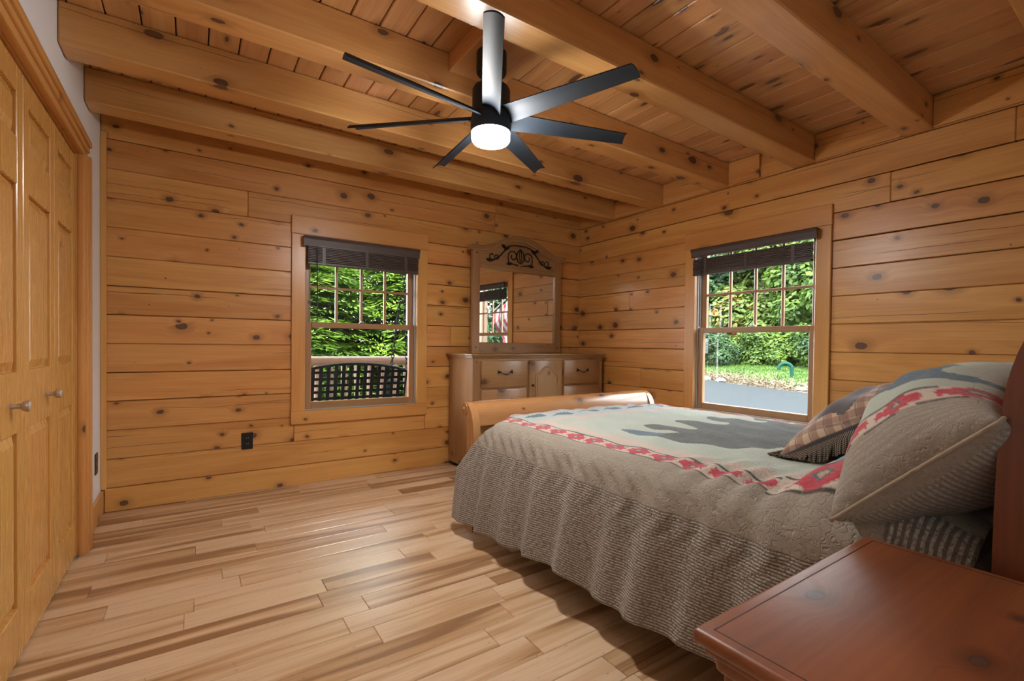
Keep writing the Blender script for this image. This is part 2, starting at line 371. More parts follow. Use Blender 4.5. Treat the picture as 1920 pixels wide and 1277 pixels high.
# ---- log walls
def wall_boards(parent, along, lo, hi, hole, splits, mat, fixed, depth):
    """one object per log course piece; along 'x' (back wall) or 'y' (right wall)"""
    zs = [0.0]+courses+[ZC-0.002]
    for k, (z0, z1) in enumerate(zip(zs, zs[1:])):
        cuts = [lo, hi]+[s for (kk, s) in splits if kk == k]
        inhole = hole and z0 >= hole[2]-.02 and z1 <= hole[3]+.02
        if inhole: cuts += [hole[0], hole[1]]
        cuts = sorted(cuts)
        for a, b in zip(cuts, cuts[1:]):
            if inhole and a >= hole[0]-.001 and b <= hole[1]+.001: continue
            g = 0.0060 if random.random() < .30 else 0.0020
            if along == 'y' and k == 12: g = 0.009
            f = fixed + random.uniform(-0.0008, 0.0012)
            if along == 'x': box('log_board', a+0.0008, b-0.0008, f, depth, z0+g/2, z1-g/2, mat, parent, 0.0042)
            else: box('log_board', f, depth, a+0.0008, b-0.0008, z0+g/2, z1-g/2, mat, parent, 0.0042)
def slab_with_hole(name, along, lo, hi, d0, d1, z0, z1, hole, mat):
    bm = bmesh.new()
    rects = [(lo, hole[0], z0, z1), (hole[1], hi, z0, z1), (hole[0], hole[1], z0, hole[2]), (hole[0], hole[1], hole[3], z1)]
    for a, b, c, d in rects:
        if along == 'x': add_box(bm, a, b, d0, d1, c, d)
        else: add_box(bm, d0, d1, a, b, c, d)
    return from_bm(name, bm, None, mat)
W1 = dict(o0=0.590, o1=1.647, i0=0.682, i1=1.557); W2 = dict(o0=1.358, o1=2.432, i0=1.448, i1=2.342)
HZ0, HZ1 = courses[2], courses[10]       # 0.494 .. 1.91
wb = slab_with_hole('wall_back', 'x', XL-0.12, XR+0.18, YB+0.024, YB+0.17, -0.1, ZC+0.02, (W1['i0']-.03, W1['i1']+.03, HZ0, HZ1), 'gap')
tag(wb, 'log plank wall with knots behind the dresser', 'wall', kind='structure')
wall_boards(wb, 'x', XL+0.002, XR+0.015, (W1['i0']-.03, W1['i1']+.03, HZ0, HZ1), [(11, 0.313), (12, 2.324), (2, 0.613), (2, 1.640), (6, 1.88), (13, 2.33)], 'pine_x', YB, YB+0.024)
wr = slab_with_hole('wall_right', 'y', -2.5, YB+0.17, XR+0.024, XR+0.17, -0.1, ZC+0.02, (W2['i0']-.03, W2['i1']+.03, HZ0, HZ1), 'gap')
tag(wr, 'log plank wall beside the bed with tall window', 'wall', kind='structure')
wall_boards(wr, 'y', YN-0.1, YB+0.015, (W2['i0']-.03, W2['i1']+.03, HZ0, HZ1), [(12, 0.557), (11, 1.061), (5, 0.2), (4, 2.9), (8, 3.05)], 'pine_y', XR, XR+0.024)
# blocking boards between the beam ends on the right wall
prev = None
ys = sorted(beam_y)
for (a0, b0), (a1, b1) in zip(ys, ys[1:]):
    if b0 < -0.2: continue
    lo_, hi_ = b0+0.001, a1-0.001
    if abs(b0-1.602) < .01: lo_ = 1.826
    box('blocking_board', XR-0.030, XR-0.004, lo_, hi_, ZB+0.003, ZC-0.003, 'pine_y', wr, 0.003)
box('blocking_board', XR-0.012, XR-0.004, 1.604, 1.826, ZB+0.003, 2.355, 'pine_y', wr, 0.003)
# ---- left wall (white) with closet opening
CY0, CY1, CZ = 0.72, 3.05, 1.937
bm = bmesh.new()
add_box(bm, XL-0.11, XL, CY1, YB+0.02, -0.1, ZC+0.02); add_box(bm, XL-0.11, XL, -2.45, CY0, -0.1, ZC+0.02); add_box(bm, XL-0.11, XL, CY0, CY1, CZ+0.02, ZC+0.02)
add_box(bm, XL-0.75, XL-0.7, CY0-.1, CY1+.1, -.1, ZC); add_box(bm, XL-0.75, XL-0.1, CY1+.1, CY1+.15, -.1, ZC); add_box(bm, XL-0.75, XL-0.1, CY0-.15, CY0-.1, -.1, ZC); add_box(bm, XL-0.75, XL-0.1, CY0-.15, CY1+.15, -.12, -.02); add_box(bm, XL-0.75, XL-0.1, CY0-.15, CY1+.15, CZ+.3, CZ+.32)
wl = from_bm('wall_left', bm, None, 'white_wall'); tag(wl, 'white painted wall around the closet doors', 'wall', kind='structure')
# ---- near wall with the doorway the camera looks through, hall behind
bm = bmesh.new()
add_box(bm, 0.62, XR+0.1, YN-0.12, YN, -0.1, ZC+0.02); add_box(bm, XL, -0.40, YN-0.12, YN, -0.1, ZC+0.02); add_box(bm, -0.40, 0.62, YN-0.12, YN, 2.06, ZC+0.02)
wn = from_bm('wall_near', bm, None, 'white_wall'); tag(wn, 'white wall behind the headboard with open doorway', 'wall', kind='structure')
bm = bmesh.new()
add_box(bm, XL-0.1, 1.4, -2.5, -2.4, -0.1, ZC+0.02); add_box(bm, 1.3, 1.4, -2.4, YN-0.12, -0.1, ZC+0.02)
wh = from_bm('wall_hall', bm, None, 'white_wall'); tag(wh, 'white hallway wall beyond the doorway', 'wall', kind='structure')

# ---- baseboards and corner trim
o = box('baseboard_back', XL+0.02, 1.90, YB-0.018, YB-0.001, 0.0, 0.14, 'trim_x', None, 0.003); tag(o, 'pine baseboard below the back window', 'baseboard', kind='structure')
o = box('baseboard_right', XR-0.018, XR-0.001, YN+.01, YB-0.02, 0.0, 0.14, 'trim_y', None, 0.003); tag(o, 'pine baseboard on the right wall behind the bed', 'baseboard', kind='structure')
o = box('baseboard_left', XL+0.001, XL+0.018, 3.135, YB-0.02, 0.0, 0.135, 'trim_y', None, 0.003); tag(o, 'short pine baseboard between closet and corner', 'baseboard', kind='structure')
o = box('trim_1', XL+0.001, XL+0.030, YB-0.014, YB-0.001, 0.14, ZB+0.03, 'trim_z', None, 0.002); tag(o, 'thin pine corner strip between white wall and log wall', 'trim', kind='structure')
# ---- closet casing
t2 = thing('trim_2', (XL+0.02, 1.9, 0), 'moulded pine casing around the closet opening', 'trim', kind='structure')
def casing_piece(name, along, lo, hi, inner, outer_sign):
    # stepped moulding: three layers of different projection
    bm = bmesh.new()
    for (w0, w1, p) in ((0.0, 0.034, 0.030), (0.034, 0.060, 0.038), (0.060, 0.092, 0.046)):
        a, b = inner+outer_sign*w0, inner+outer_sign*w1
        if along == 'z': add_box(bm, XL+0.001, XL+p, a, b, lo, hi, 0.006, 2)
        else: add_box(bm, XL+0.001, XL+p, lo, hi, a, b, 0.006, 2)
    return from_bm(name, bm, t2, 'trim_z' if along == 'z' else 'trim_y', 40)
casing_piece('side_casing', 'z', 0.0, CZ+0.012, CY1-0.006, 1); casing_piece('side_casing', 'z', 0.0, CZ+0.012, CY0+0.006, -1)
casing_piece('head_casing', 'y', CY0-0.086, CY1+0.086, CZ-0.002, 1)

for (a_, b_) in ((CY1-0.005, CY1+0.002), (CY0-0.002, CY0+0.005)): box('jamb', XL-0.10, XL+0.002, a_, b_, 0.0, CZ+0.018, 'trim_z', t2)
box('jamb', XL-0.10, XL+0.002, CY0, CY1, CZ-0.004, CZ+0.019, 'trim_y', t2)
# ---- closet bifold doors
def leaf(parent, y0, y1, knob_y=None):
    z0, z1 = 0.007, CZ-0.012; x1 = XL-0.004; x0 = x1-0.032
    bm = bmesh.new(); st = 0.062
    pan = [(0.175, 0.745), (0.942, 1.545), (1.695, z1-0.085)]
    # frame of stiles and rails
    add_box(bm, x0, x1, y0+.001, y0+st, z0, z1, 0.003); add_box(bm, x0, x1, y1-st, y1-.001, z0, z1, 0.003)
    rz = [z0]+[v for p in pan for v in p]+[z1]
    for i in range(0, len(rz), 2): add_box(bm, x0+.001, x1-0.0006, y0+st-.002, y1-st+.002, rz[i], rz[i+1], 0.002)
    lf = from_bm('leaf', bm, parent, 'door')
    for (a, b) in pan:
        bm = bmesh.new()
        ya, yb = y0+st-.001, y1-st+.001
        # raised panel: sunk border rising to a flat field
        rects = [(0.0, -0.014), (0.006, -0.014), (0.032, -0.004), (0.034, -0.003)]
        loops = []
        for (ins, dx) in rects:
            loops.append([bm.verts.new((x1+dx, yy, zz)) for yy, zz in ((ya+ins, a+ins), (yb-ins, a+ins), (yb-ins, b-ins), (ya+ins, b-ins))])
        for A, B in zip(loops, loops[1:]):
            for i in range(4): bm.faces.new((A[i], A[(i+1) % 4], B[(i+1) % 4], B[i]))
        bm.faces.new(loops[-1])
        back = [bm.verts.new((x0+.004, yy, zz)) for yy, zz in ((ya, a), (yb, a), (yb, b), (ya, b))]
        for i in range(4): bm.faces.new((back[i], back[(i+1) % 4], loops[0][(i+1) % 4], loops[0][i]))
        bm.faces.new(back[::-1]); bmesh.ops.recalc_face_normals(bm, faces=bm.faces[:])
        from_bm('raised_panel', bm, lf, 'door')
    if knob_y:
        k = lathe('knob', [(0.009, 0.0), (0.0075, 0.012), (0.008, 0.022), (0.016, 0.028), (0.0185, 0.036), (0.016, 0.043), (0.006, 0.046)], (x1, knob_y, 0.838), plain('knob_pewter', (0.45, 0.36, 0.28), 0.35, 0.3), lf, 24, 'x')
    return lf
wleaf = (CY1-0.012-1.35)/4
lf_w = 0.414
d2 = thing('door_2', (XL, 2.64, 0), 'bifold closet door pair nearest the log wall', 'door', kind='structure')
leaf(d2, 2.636, 3.041); leaf(d2, 2.214, 2.632, 2.50)
d1 = thing('door_1', (XL, 1.8, 0), 'bifold closet door pair at the left picture edge', 'door', kind='structure')
leaf(d1, 1.790, 2.208, 2.075); leaf(d1, 1.366, 1.786); leaf(d1, 0.944, 1.362); leaf(d1, 0.735, 0.940)

# ---- windows
def mapper(which):
    if which == 1: return lambda a0, a1, d0, d1, z0, z1: (a0, a1, YB+d0, YB+d1, z0, z1)
    return lambda a0, a1, d0, d1, z0, z1: (XR+d0, XR+d1, a0, a1, z0, z1)
def window(which, w, name, label):
    m = mapper(which); H = 'x' if which == 1 else 'y'
    o0, o1, i0, i1 = w['o0'], w['o1'], w['i0'], w['i1']
    ctr = ((o0+o1)/2, YB, 0.445) if which == 1 else (XR, (o0+o1)/2, 0.445)
    T = thing(name, ctr, label, 'window', kind='structure')
    B = lambda nm, a0, a1, d0, d1, z0, z1, mat, par=T, bev=0.003: box(nm, *m(a0, a1, d0, d1, z0, z1), mat, par, bev)
    B('casing', o0, i0, -0.021, -0.002, 0.54, 1.836, 'trim_z'); B('casing', i1, o1, -0.021, -0.002, 0.54, 1.836, 'trim_z')
    B('head_casing', o0-0.002, o1+0.002, -0.024, -0.002, 1.836, 1.968, 'trim_'+H); B('sill_casing', o0-0.002, o1+0.002, -0.024, -0.002, 0.445, 0.54, 'trim_'+H)
    # jamb liner
    for (a, b) in ((i0-0.02, i0+0.001), (i1-0.001, i1+0.02)): B('jamb', a, b, -0.018, 0.14, 0.53, 1.85, 'sash_z', bev=0.001)
    B('jamb', i0, i1, -0.018, 0.14, 1.832, 1.86, 'sash_'+H, bev=0.001); B('stool', i0, i1, -0.018, 0.14, 0.515, 0.541, 'sash_'+H, bev=0.001)
    B('track', i0+0.001, i0+0.009, 0.020, 0.12, 0.541, 1.832, 'vinyl', bev=0.001); B('track', i1-0.009, i1-0.001, 0.020, 0.12, 0.541, 1.832, 'vinyl', bev=0.001)
    B('sill_lip', i0, i1, 0.000, 0.022, 0.541, 0.549, 'vinyl', bev=0.001)
    s0, s1 = i0+0.010, i1-0.010; g0, g1 = s0+0.042, s1-0.042
    def sash(nm, d0, d1, z0, z1, rb, rtop, munt):
        fr = thing(nm, ctr); fr.parent = T; fr.location = (0, 0, 0)
        B('stile', s0, g0, d0, d1, z0, z1, 'sash_z', fr); B('stile', g1, s1, d0, d1, z0, z1, 'sash_z', fr)
        B('rail', g0, g1, d0, d1, z0, z0+rb, 'sash_'+H, fr); B('rail', g0, g1, d0, d1, z1-rtop, z1, 'sash_'+H, fr)
        dm = (d0+d1)/2
        if munt:
            zm = 1.466; step = (g1-g0)/4; cols = [g0+step*k for k in range(5)]
            for k in (1, 2, 3): B('muntin', cols[k]-0.0095, cols[k]+0.0095, dm-0.011, dm+0.011, z0+rb, z1-rtop, 'sash_z', fr, 0.004)
            for k in range(4): B('muntin', cols[k]+(0.0095 if k else 0), cols[k+1]-(0.0095 if k < 3 else 0), dm-0.0105, dm+0.0105, zm-0.0095, zm+0.0095, 'sash_'+H, fr, 0.004)
            for k in range(4):
                for (za, zb) in ((z0+rb, zm), (zm, z1-rtop)): B('pane', cols[k], cols[k+1], dm-0.0015, dm+0.0015, za, zb, 'glass', fr, 0)
        else: B('pane', g0-.002, g1+.002, dm-0.0015, dm+0.0015, z0+rb-.002, z1-rtop+.002, 'glass', fr, 0)
        return fr
    sash('lower_sash', 0.028, 0.062, 0.546, 1.200, 0.052, 0.042, False)
    sash('upper_sash', 0.068, 0.102, 1.163, 1.830, 0.038, 0.040, True)
    ac = (i0+i1)/2
    lk = thing('sash_lock', ctr); lk.parent = T; lk.location = (0, 0, 0)
    B('lock_base', ac-0.026, ac+0.026, 0.034, 0.056, 1.200, 1.208, 'chrome', lk); B('lock_cam', ac-0.012, ac+0.010, 0.036, 0.060, 1.208, 1.218, 'chrome', lk, 0.004)
    return T
window(1, W1, 'window_1', 'double-hung pine window with porch swing outside')
window(2, W2, 'window_2', 'double-hung pine window beside the bed looking onto the driveway')

# ================================================================== OUTSIDE GROUND
def ground_mat(name, cols, scale, rough=0.9, bstr=0.4):
    m, nt, bs = new_mat(name); tc = N(nt, 'ShaderNodeTexCoord'); O = tc.outputs['Object']
    n1 = noise(nt, O, scale, 5.0, 0.65); n2 = noise(nt, O, scale*0.12, 3.0)
    c = mixc(nt, sstep(nt, n1, 0.3, 0.7), cols[0], cols[1])
    if len(cols) > 2: c = mixc(nt, sstep(nt, n2, 0.48, 0.62), c, cols[2])
    L(nt, c, bs.inputs['Base Color']); bs.inputs['Roughness'].default_value = rough; bs.inputs['Specular IOR Level'].default_value = 0.08; bump(nt, bs, n1, bstr, 0.03); return m
M['asphalt'] = ground_mat('blue_grey_asphalt', [(0.0118, 0.0146, 0.0170), (0.0152, 0.0184, 0.0210)], 60, 0.9, 0.10)
M['grass'] = ground_mat('lawn_green', [(0.045, 0.095, 0.012), (0.085, 0.135, 0.022), (0.10, 0.12, 0.03)], 9)
M['dirt'] = ground_mat('dry_leaf_litter', [(0.095, 0.065, 0.030), (0.16, 0.12, 0.06)], 14)
M['gravel'] = ground_mat('pink_tan_gravel', [(0.085, 0.058, 0.042), (0.12, 0.086, 0.062)], 20)
E = lambda p, q, t: (p[0]+(q[0]-p[0])*t, p[1]+(q[1]-p[1])*t)
ed_a, ed_b = np.array((11.2, 0.0)), np.array((18.3, 15.9))      # line of the driveway edge
o = prism('driveway', [(3.56, -9), (7.2, -9), (float(ed_a[0]), 0.0), (18.3, 15.9), (20.6, 21.0), (3.56, 21.0)], -0.35, -0.20, 'xy', 'asphalt'); tag(o, 'smooth blue-grey asphalt driveway outside the right window', 'driveway', kind='structure')
# lawn bank rising away from the driveway
ev = (ed_b-ed_a)/np.linalg.norm(ed_b-ed_a); nv = np.array((ev[1], -ev[0]))
ss = np.linspace(-22, 24, 70); tt = np.concatenate([np.linspace(0, 3, 16), np.linspace(3.4, 60, 40)])
SS, TT = np.meshgrid(ss, tt, indexing='ij')
def bank_z(s, t):
    return -0.20 + 0.30*sm01(t/2.2) + 0.035*np.maximum(t-1.2, 0) + 0.02*np.sin(s*2.1+t*1.7)*np.minimum(t, 1) + 0.03*np.sin(s*.7-t*.6)*np.minimum(t, 1)
def bank_pt(s, t, dz=0.0): p = ed_a+ev*s+nv*t; return (float(p[0]), float(p[1]), float(bank_z(s, t))+dz)
PX = ed_a[0]+ev[0]*SS+nv[0]*TT; PY = ed_a[1]+ev[1]*SS+nv[1]*TT
V = np.stack([PX, PY, bank_z(SS, TT)], -1).reshape(-1, 3); nI, nJ = SS.shape
def grid_faces(nI, nJ):
    i, j = np.meshgrid(np.arange(nI-1), np.arange(nJ-1), indexing='ij'); a = (i*nJ+j).ravel()
    return np.stack([a, a+nJ, a+nJ+1, a+1], 1)
def mk_bank():
    m, nt, bs = new_mat('lawn_bank'); tc = N(nt, 'ShaderNodeTexCoord'); O = tc.outputs['Object']
    at = N(nt, 'ShaderNodeAttribute', attribute_name='edge')
    n1 = noise(nt, O, 11, 5.0, 0.7); n2 = noise(nt, O, 0.9, 4.0, 0.6)
    g = mixc(nt, sstep(nt, n1, 0.3, 0.7), (0.020, 0.056, 0.004), (0.042, 0.082, 0.008)); g = mixc(nt, sstep(nt, n2, 0.5, 0.65), g, (0.046, 0.066, 0.010))
    d = mixc(nt, sstep(nt, n1, 0.3, 0.7), (0.036, 0.025, 0.013), (0.072, 0.052, 0.028))
    f = sstep(nt, math_n(nt, 'ADD', at.outputs['Fac'], math_n(nt, 'MULTIPLY', math_n(nt, 'SUBTRACT', n2, 0.5), 3.2)), 1.1, 1.7)
    L(nt, mixc(nt, f, d, g), bs.inputs['Base Color']); bs.inputs['Roughness'].default_value = 0.95; bump(nt, bs, n1, 0.6, 0.06); return m
lawn = mesh_np('lawn', V, grid_faces(nI, nJ)[:, ::-1], None, mk_bank(), True)
at = lawn.data.attributes.new('edge', 'FLOAT', 'POINT'); at.data.foreach_set('value', TT.ravel().astype(np.float32))
tag(lawn, 'rising green lawn with a strip of dry litter along the driveway', 'lawn', kind='structure')
o = prism('yard', [(-14, 3.92), (3.55, 3.92), (3.55, 21), (20, 21), (20, 40), (-14, 40)], -0.62, -0.45, 'xy', 'gravel'); tag(o, 'tan gravel yard beyond the porch', 'yard', kind='structure')
o = prism('side_yard', [(-14, -30), (30, -30), (30, -9), (3.5, -9), (3.5, -2.7), (-14, -2.7)], -0.6, -0.35, 'xy', 'grass'); tag(o, 'grass yard in front of the house', 'yard', kind='structure')
# porch
M['porch'] = wood('grey_porch_boards', 'y', (0.26, 0.17, 0.11), (0.18, 0.11, 0.07), knot_amt=0.1, rough=0.6)
pf = box('porch_floor', -2.2, 3.5, YB+0.19, 6.1, -0.2, -0.10, 'gap'); tag(pf, 'brown porch deck outside the back window', 'porch', kind='structure')
for k in range(38): box('deck_board', -2.2+.15*k+.003, -2.2+.15*k+.147, YB+0.19, 6.1, -0.10, -0.07, 'porch', pf, 0.004)
pr = box('porch_roof', -2.4, 3.7, YB+0.19, 6.3, 2.62, 2.70, 'deck'); tag(pr, 'pine porch roof above the swing', 'roof', kind='structure')
box('roof_beam', -2.4, 3.7, 4.72, 4.84, 2.48, 2.62, 'beam', pr, 0.01)

# ================================================================== THINGS
# ---- ceiling fan
FX, FY = 1.108, 1.828
fan = thing('ceiling_fan', (FX, FY, 2.35), 'black seven-blade ceiling fan with lit round lamp', 'ceiling fan')
lathe('canopy', [(0.064, 2.262), (0.068, 2.268), (0.068, 2.350)], (FX, FY, 0), 'black', fan, 40)
lathe('downrod', [(0.016, 2.18), (0.016, 2.27)], (FX, FY, 0), 'black', fan, 16)
lathe('motor_housing', [(0.088, 1.998), (0.091, 2.012), (0.091, 2.050), (0.085, 2.085), (0.085, 2.185), (0.078, 2.197), (0.05, 2.202)], (FX, FY, 0), 'blade', fan, 48)
lathe('lamp', [(0.0, 1.951), (0.060, 1.952), (0.079, 1.957), (0.085, 1.966), (0.086, 1.978), (0.086, 1.998), (0.0, 1.998)], (FX, FY, 0), 'lamp', fan, 48)
for k in range(7):
    a = math.radians(85+360/7*k); er = Vector((math.cos(a), math.sin(a), 0)); et = Vector((-math.sin(a), math.cos(a), 0))
    bm = bmesh.new(); nr, nc = 14, 7; top = []; bot = []
    pitch_a = math.radians(-24)
    for i in range(nr):
        t = i/(nr-1); r = 0.075+(0.672-0.075)*t
        wd = (0.088-0.020*t)
        pa = pitch_a*(1.25-0.5*t)
        c, s_ = math.cos(pa), math.sin(pa); ra = []; rb = []
        for j in range(nc):
            u = (j/(nc-1)-.5); camber = 0.012*(1-4*u*u)
            end = 0.012*(u) if i == nr-1 else 0
            off = et*(u*wd*c - camber*s_) + Vector((0, 0, u*wd*s_+camber*c))
            p = Vector((FX, FY, 2.062))+er*(r+end)+off
            nrm = et*(-s_)+Vector((0, 0, c))
            ra.append(bm.verts.new(p+nrm*0.003)); rb.append(bm.verts.new(p-nrm*0.003))
        top.append(ra); bot.append(rb)
    for i in range(nr-1):
        for j in range(nc-1):
            bm.faces.new((top[i][j], top[i+1][j], top[i+1][j+1], top[i][j+1])); bm.faces.new((bot[i][j], bot[i][j+1], bot[i+1][j+1], bot[i+1][j]))
        bm.faces.new((top[i][0], bot[i][0], bot[i+1][0], top[i+1][0])); bm.faces.new((top[i][-1], top[i+1][-1], bot[i+1][-1], bot[i][-1]))
    for i in (0, nr-1):
        for j in range(nc-1):
            f = (top[i][j], top[i][j+1], bot[i][j+1], bot[i][j]); bm.faces.new(f)
    bmesh.ops.recalc_face_normals(bm, faces=bm.faces[:])
    from_bm('blade', bm, fan, 'blade', 30)
# ---- unseen fill light, added in the hall to brighten the room through the doorway
hl = thing('hall_fill_light', (0.1, -1.35, ZC), 'added round fill light on the unseen hallway ceiling', 'lamp')
lathe('base', [(0.20, 2.395), (0.20, 2.4375)], (0.1, -1.35, 0), 'black', hl, 32)
lathe('shade', [(0.0, 2.335), (0.12, 2.342), (0.18, 2.37), (0.19, 2.40), (0.0, 2.40)], (0.1, -1.35, 0), 'hall_fill', hl, 32)

# ---- blinds
def blind(which, w, label):
    H = 'blind' if which == 1 else 'blind_y'
    m = mapper(which)
    if which == 1: a0, a1, zt, zb, st_t, st_b, va0, va1 = 0.690, 1.549, 1.820, 1.748, 1.748, 1.618, 0.660, 1.552
    else: a0, a1, zt, zb, st_t, st_b, va0, va1 = 1.456, 2.334, 1.822, 1.757, 1.742, 1.614, 1.420, 2.340
    loc = ((a0+a1)/2, YB-0.04, st_b) if which == 1 else (XR-0.04, (a0+a1)/2, st_b)
    T = thing('window_blind', loc, label, 'blind', 'dark wooden window blinds')
    # valance with a flared cornice profile
    poly = [(-0.060, zt), (-0.064, zt-0.006), (-0.056, zt-0.022), (-0.050, zb+0.010), (-0.050, zb), (-0.040, zb), (-0.040, zt-0.004), (-0.003, zt-0.004), (-0.003, zt)]
    bm = bmesh.new()
    if which == 1: add_prism(bm, [(YB-0.021+p[0], p[1]) for p in poly], va0, va1, 'yz')
    else: add_prism(bm, [(XR-0.021+p[0], p[1]) for p in poly], va0, va1, 'xz')
    from_bm('valance', bm, T, H)
    box('headrail', *m(a0, a1, -0.058, -0.024, 1.752 if which == 1 else 1.762, 1.812), H if which == 1 else 'sash_y', T, 0.002)
    n = 9; h = (st_t-st_b-0.022)/n
    for k in range(n):
        z = st_t-h*(k+1); jit = random.uniform(-.002, .002)
        box('slat', *m(a0+jit, a1+jit, -0.060, -0.024, z+0.0012, z+h-0.0012), H, T, 0.003)
    box('bottom_rail', *m(a0, a1, -0.062, -0.023, st_b, st_b+0.020), H, T, 0.004)
    L_ = a1-a0
    for f in (0.13, 0.5, 0.87):
        c = a0+L_*f; box('ladder_tape', *m(c-0.012, c+0.012, -0.0625, -0.0605, st_b-0.004, st_t), H, T, 0.001)
    wa = a0+0.075*L_ if which == 1 else a1-0.085*L_
    p0 = m(wa, wa, -0.070, -0.070, 0, 0); X, Y = p0[0], p0[2]
    tube('tilt_wand', [(X, Y, zb+.01), (X, Y, st_b-.1), (X, Y, 1.205)], 0.0042, 'black', T, 8)
    return T
blind(1, W1, 'dark brown slatted blind pulled up above the porch-swing window')
blind(2, W2, 'dark brown slatted blind pulled up above the driveway window')

# ---- outlets
def outlet(center, n_axis, label, mat, grp):
    x, y, z = center; T = thing('wall_outlet', center, label, 'outlet')
    if n_axis == 'y':
        box('cover_plate', x-0.035, x+0.035, y-0.007, y-0.0005, z-0.058, z+0.058, mat, T, 0.002)
        for dz in (-0.02, 0.02):
            s = box('socket', x-0.016, x+0.016, y-0.010, y-0.006, z+dz-0.014, z+dz+0.014, 'black', T, 0.003)
            for dx in (-0.006, 0.006): box('slot', x+dx-0.001, x+dx+0.001, y-0.0106, y-0.0098, z+dz-0.002, z+dz+0.007, 'chrome', s)
    else:
        box('cover_plate', x+0.0005, x+0.007, y-0.036, y+0.036, z-0.060, z+0.060, mat, T, 0.002)
        for dz in (-0.02, 0.02): box('socket', x+0.006, x+0.009, y-0.016, y+0.016, z+dz-0.014, z+dz+0.014, mat, T, 0.003)
outlet((0.313, YB, 0.355), 'y', 'black electrical outlet low on the log wall', 'black', None)
outlet((XL, 3.57, 0.335), 'x', 'bronze outlet plate on the white wall strip', 'bronze', None)

# ---- dresser
dr = thing('dresser', (2.565, 3.50, 0), 'wide pine dresser with drawers and arched centre door', 'dresser')
DF = 3.292
bm = bmesh.new(); add_box(bm, 1.852, 3.285, DF, 3.715, 0.075, 0.935, 0.004)
from_bm('carcass', bm, dr, 'oak_z')
bm = bmesh.new()
for (z0, z1, ov) in ((0.932, 0.944, 0.010), (0.942, 0.955, 0.018), (0.953, 0.968, 0.028)): add_box(bm, 1.852-ov, 3.285+ov, DF-ov, 3.722, z0, z1, 0.005, 2)
from_bm('top', bm, dr, 'oak_x', 40)
bm = bmesh.new(); add_box(bm, 1.853, 3.284, DF-0.008, 3.714, 0.03, 0.105, 0.006, 2); from_bm('plinth', bm, dr, 'oak_x')
for fx in (1.87, 3.21):
    for fy in (DF-0.010, 3.64): box('foot', fx, fx+0.06, fy, fy+0.06, 0.0, 0.032, 'black', dr, 0.006)
def pull(parent, cx, cz):
    pts = []
    for i in range(25):
        t = i/24*2-1
        pts.append((cx+0.055*t, DF-0.030-0.014*(1-t*t), cz-0.016*(1-abs(t)**1.5)+0.010*max(0, abs(t)-.7)*3.3))
    bm = bmesh.new(); add_tube(bm, pts, [0.0022+0.0034*(1-abs(i/24*2-1)) for i in range(25)], 8)
    for sx in (-1, 1):
        for (ox, oz, rr) in ((0.058, 0.004, 0.008), (0.066, 0.012, 0.006), (0.070, -0.004, 0.006)):
            add_lathe(bm, [(rr*.3, 0), (rr, .004), (rr, .010), (rr*.3, .013)], (cx+sx*ox, DF-0.032, cz+oz), 10, 'y')
        add_tube(bm, [(cx+sx*0.05, DF-0.012, cz), (cx+sx*0.05, DF-0.034, cz)], 0.003, 6)
    from_bm('pull', bm, parent, 'iron', 50)
for (x0, x1) in ((1.924, 2.374), (2.789, 3.232)):
    for (z0, z1) in ((0.690, 0.912), (0.458, 0.676), (0.150, 0.444)):
        bm = bmesh.new(); add_box(bm, x0, x1, DF-0.018, DF+0.01, z0, z1, 0.010, 2)
        d = from_bm('drawer', bm, dr, 'oak_x', 40)
        pull(d, (x0+x1)/2, (z0+z1)/2+0.014)
# centre door with arched raised panel
dx0, dx1, dz0, dz1 = 2.399, 2.773, 0.150, 0.912
bm = bmesh.new(); add_box(bm, dx0, dx1, DF-0.018, DF+0.01, dz0, dz1, 0.008, 2); cd = from_bm('door', bm, dr, 'oak_z', 40)
def arch_poly(x0, x1, z0, zs, zt, n=24):
    P_ = [(x0, z0), (x1, z0)]
    for i in range(n+1):
        t = 1-2*i/n; P_.append(((x0+x1)/2+(x1-x0)/2*t, zs+(zt-zs)*(0.5+0.5*math.cos(math.pi*t))**0.85))
    return P_
prism('panel_moulding', arch_poly(dx0+.062, dx1-.062, dz0+.07, 0.785, 0.860), DF-0.026, DF-0.015, 'xz', 'oak_z', cd, 0.004)
prism('raised_panel', arch_poly(dx0+.078, dx1-.078, dz0+.086, 0.770, 0.842), DF-0.031, DF-0.020, 'xz', 'oak_z', cd, 0.004)
lathe('door_knob', [(0.004, 0.0), (0.004, -0.012), (0.010, -0.018), (0.012, -0.024), (0.008, -0.030)], (2.425, DF-0.018, 0.698), 'iron', cd, 16, 'y')
for z in (0.80, 0.25): box('hinge', dx1-0.001, dx1+0.012, DF-0.022, DF-0.014, z-0.025, z+0.025, 'bronze', cd, 0.002)
for (x, z) in ((1.888, 0.905), (3.262, 0.905)): lathe('nail_head', [(0.005, 0.0), (0.004, -0.003)], (x, DF, z), 'iron', dr, 10, 'y')

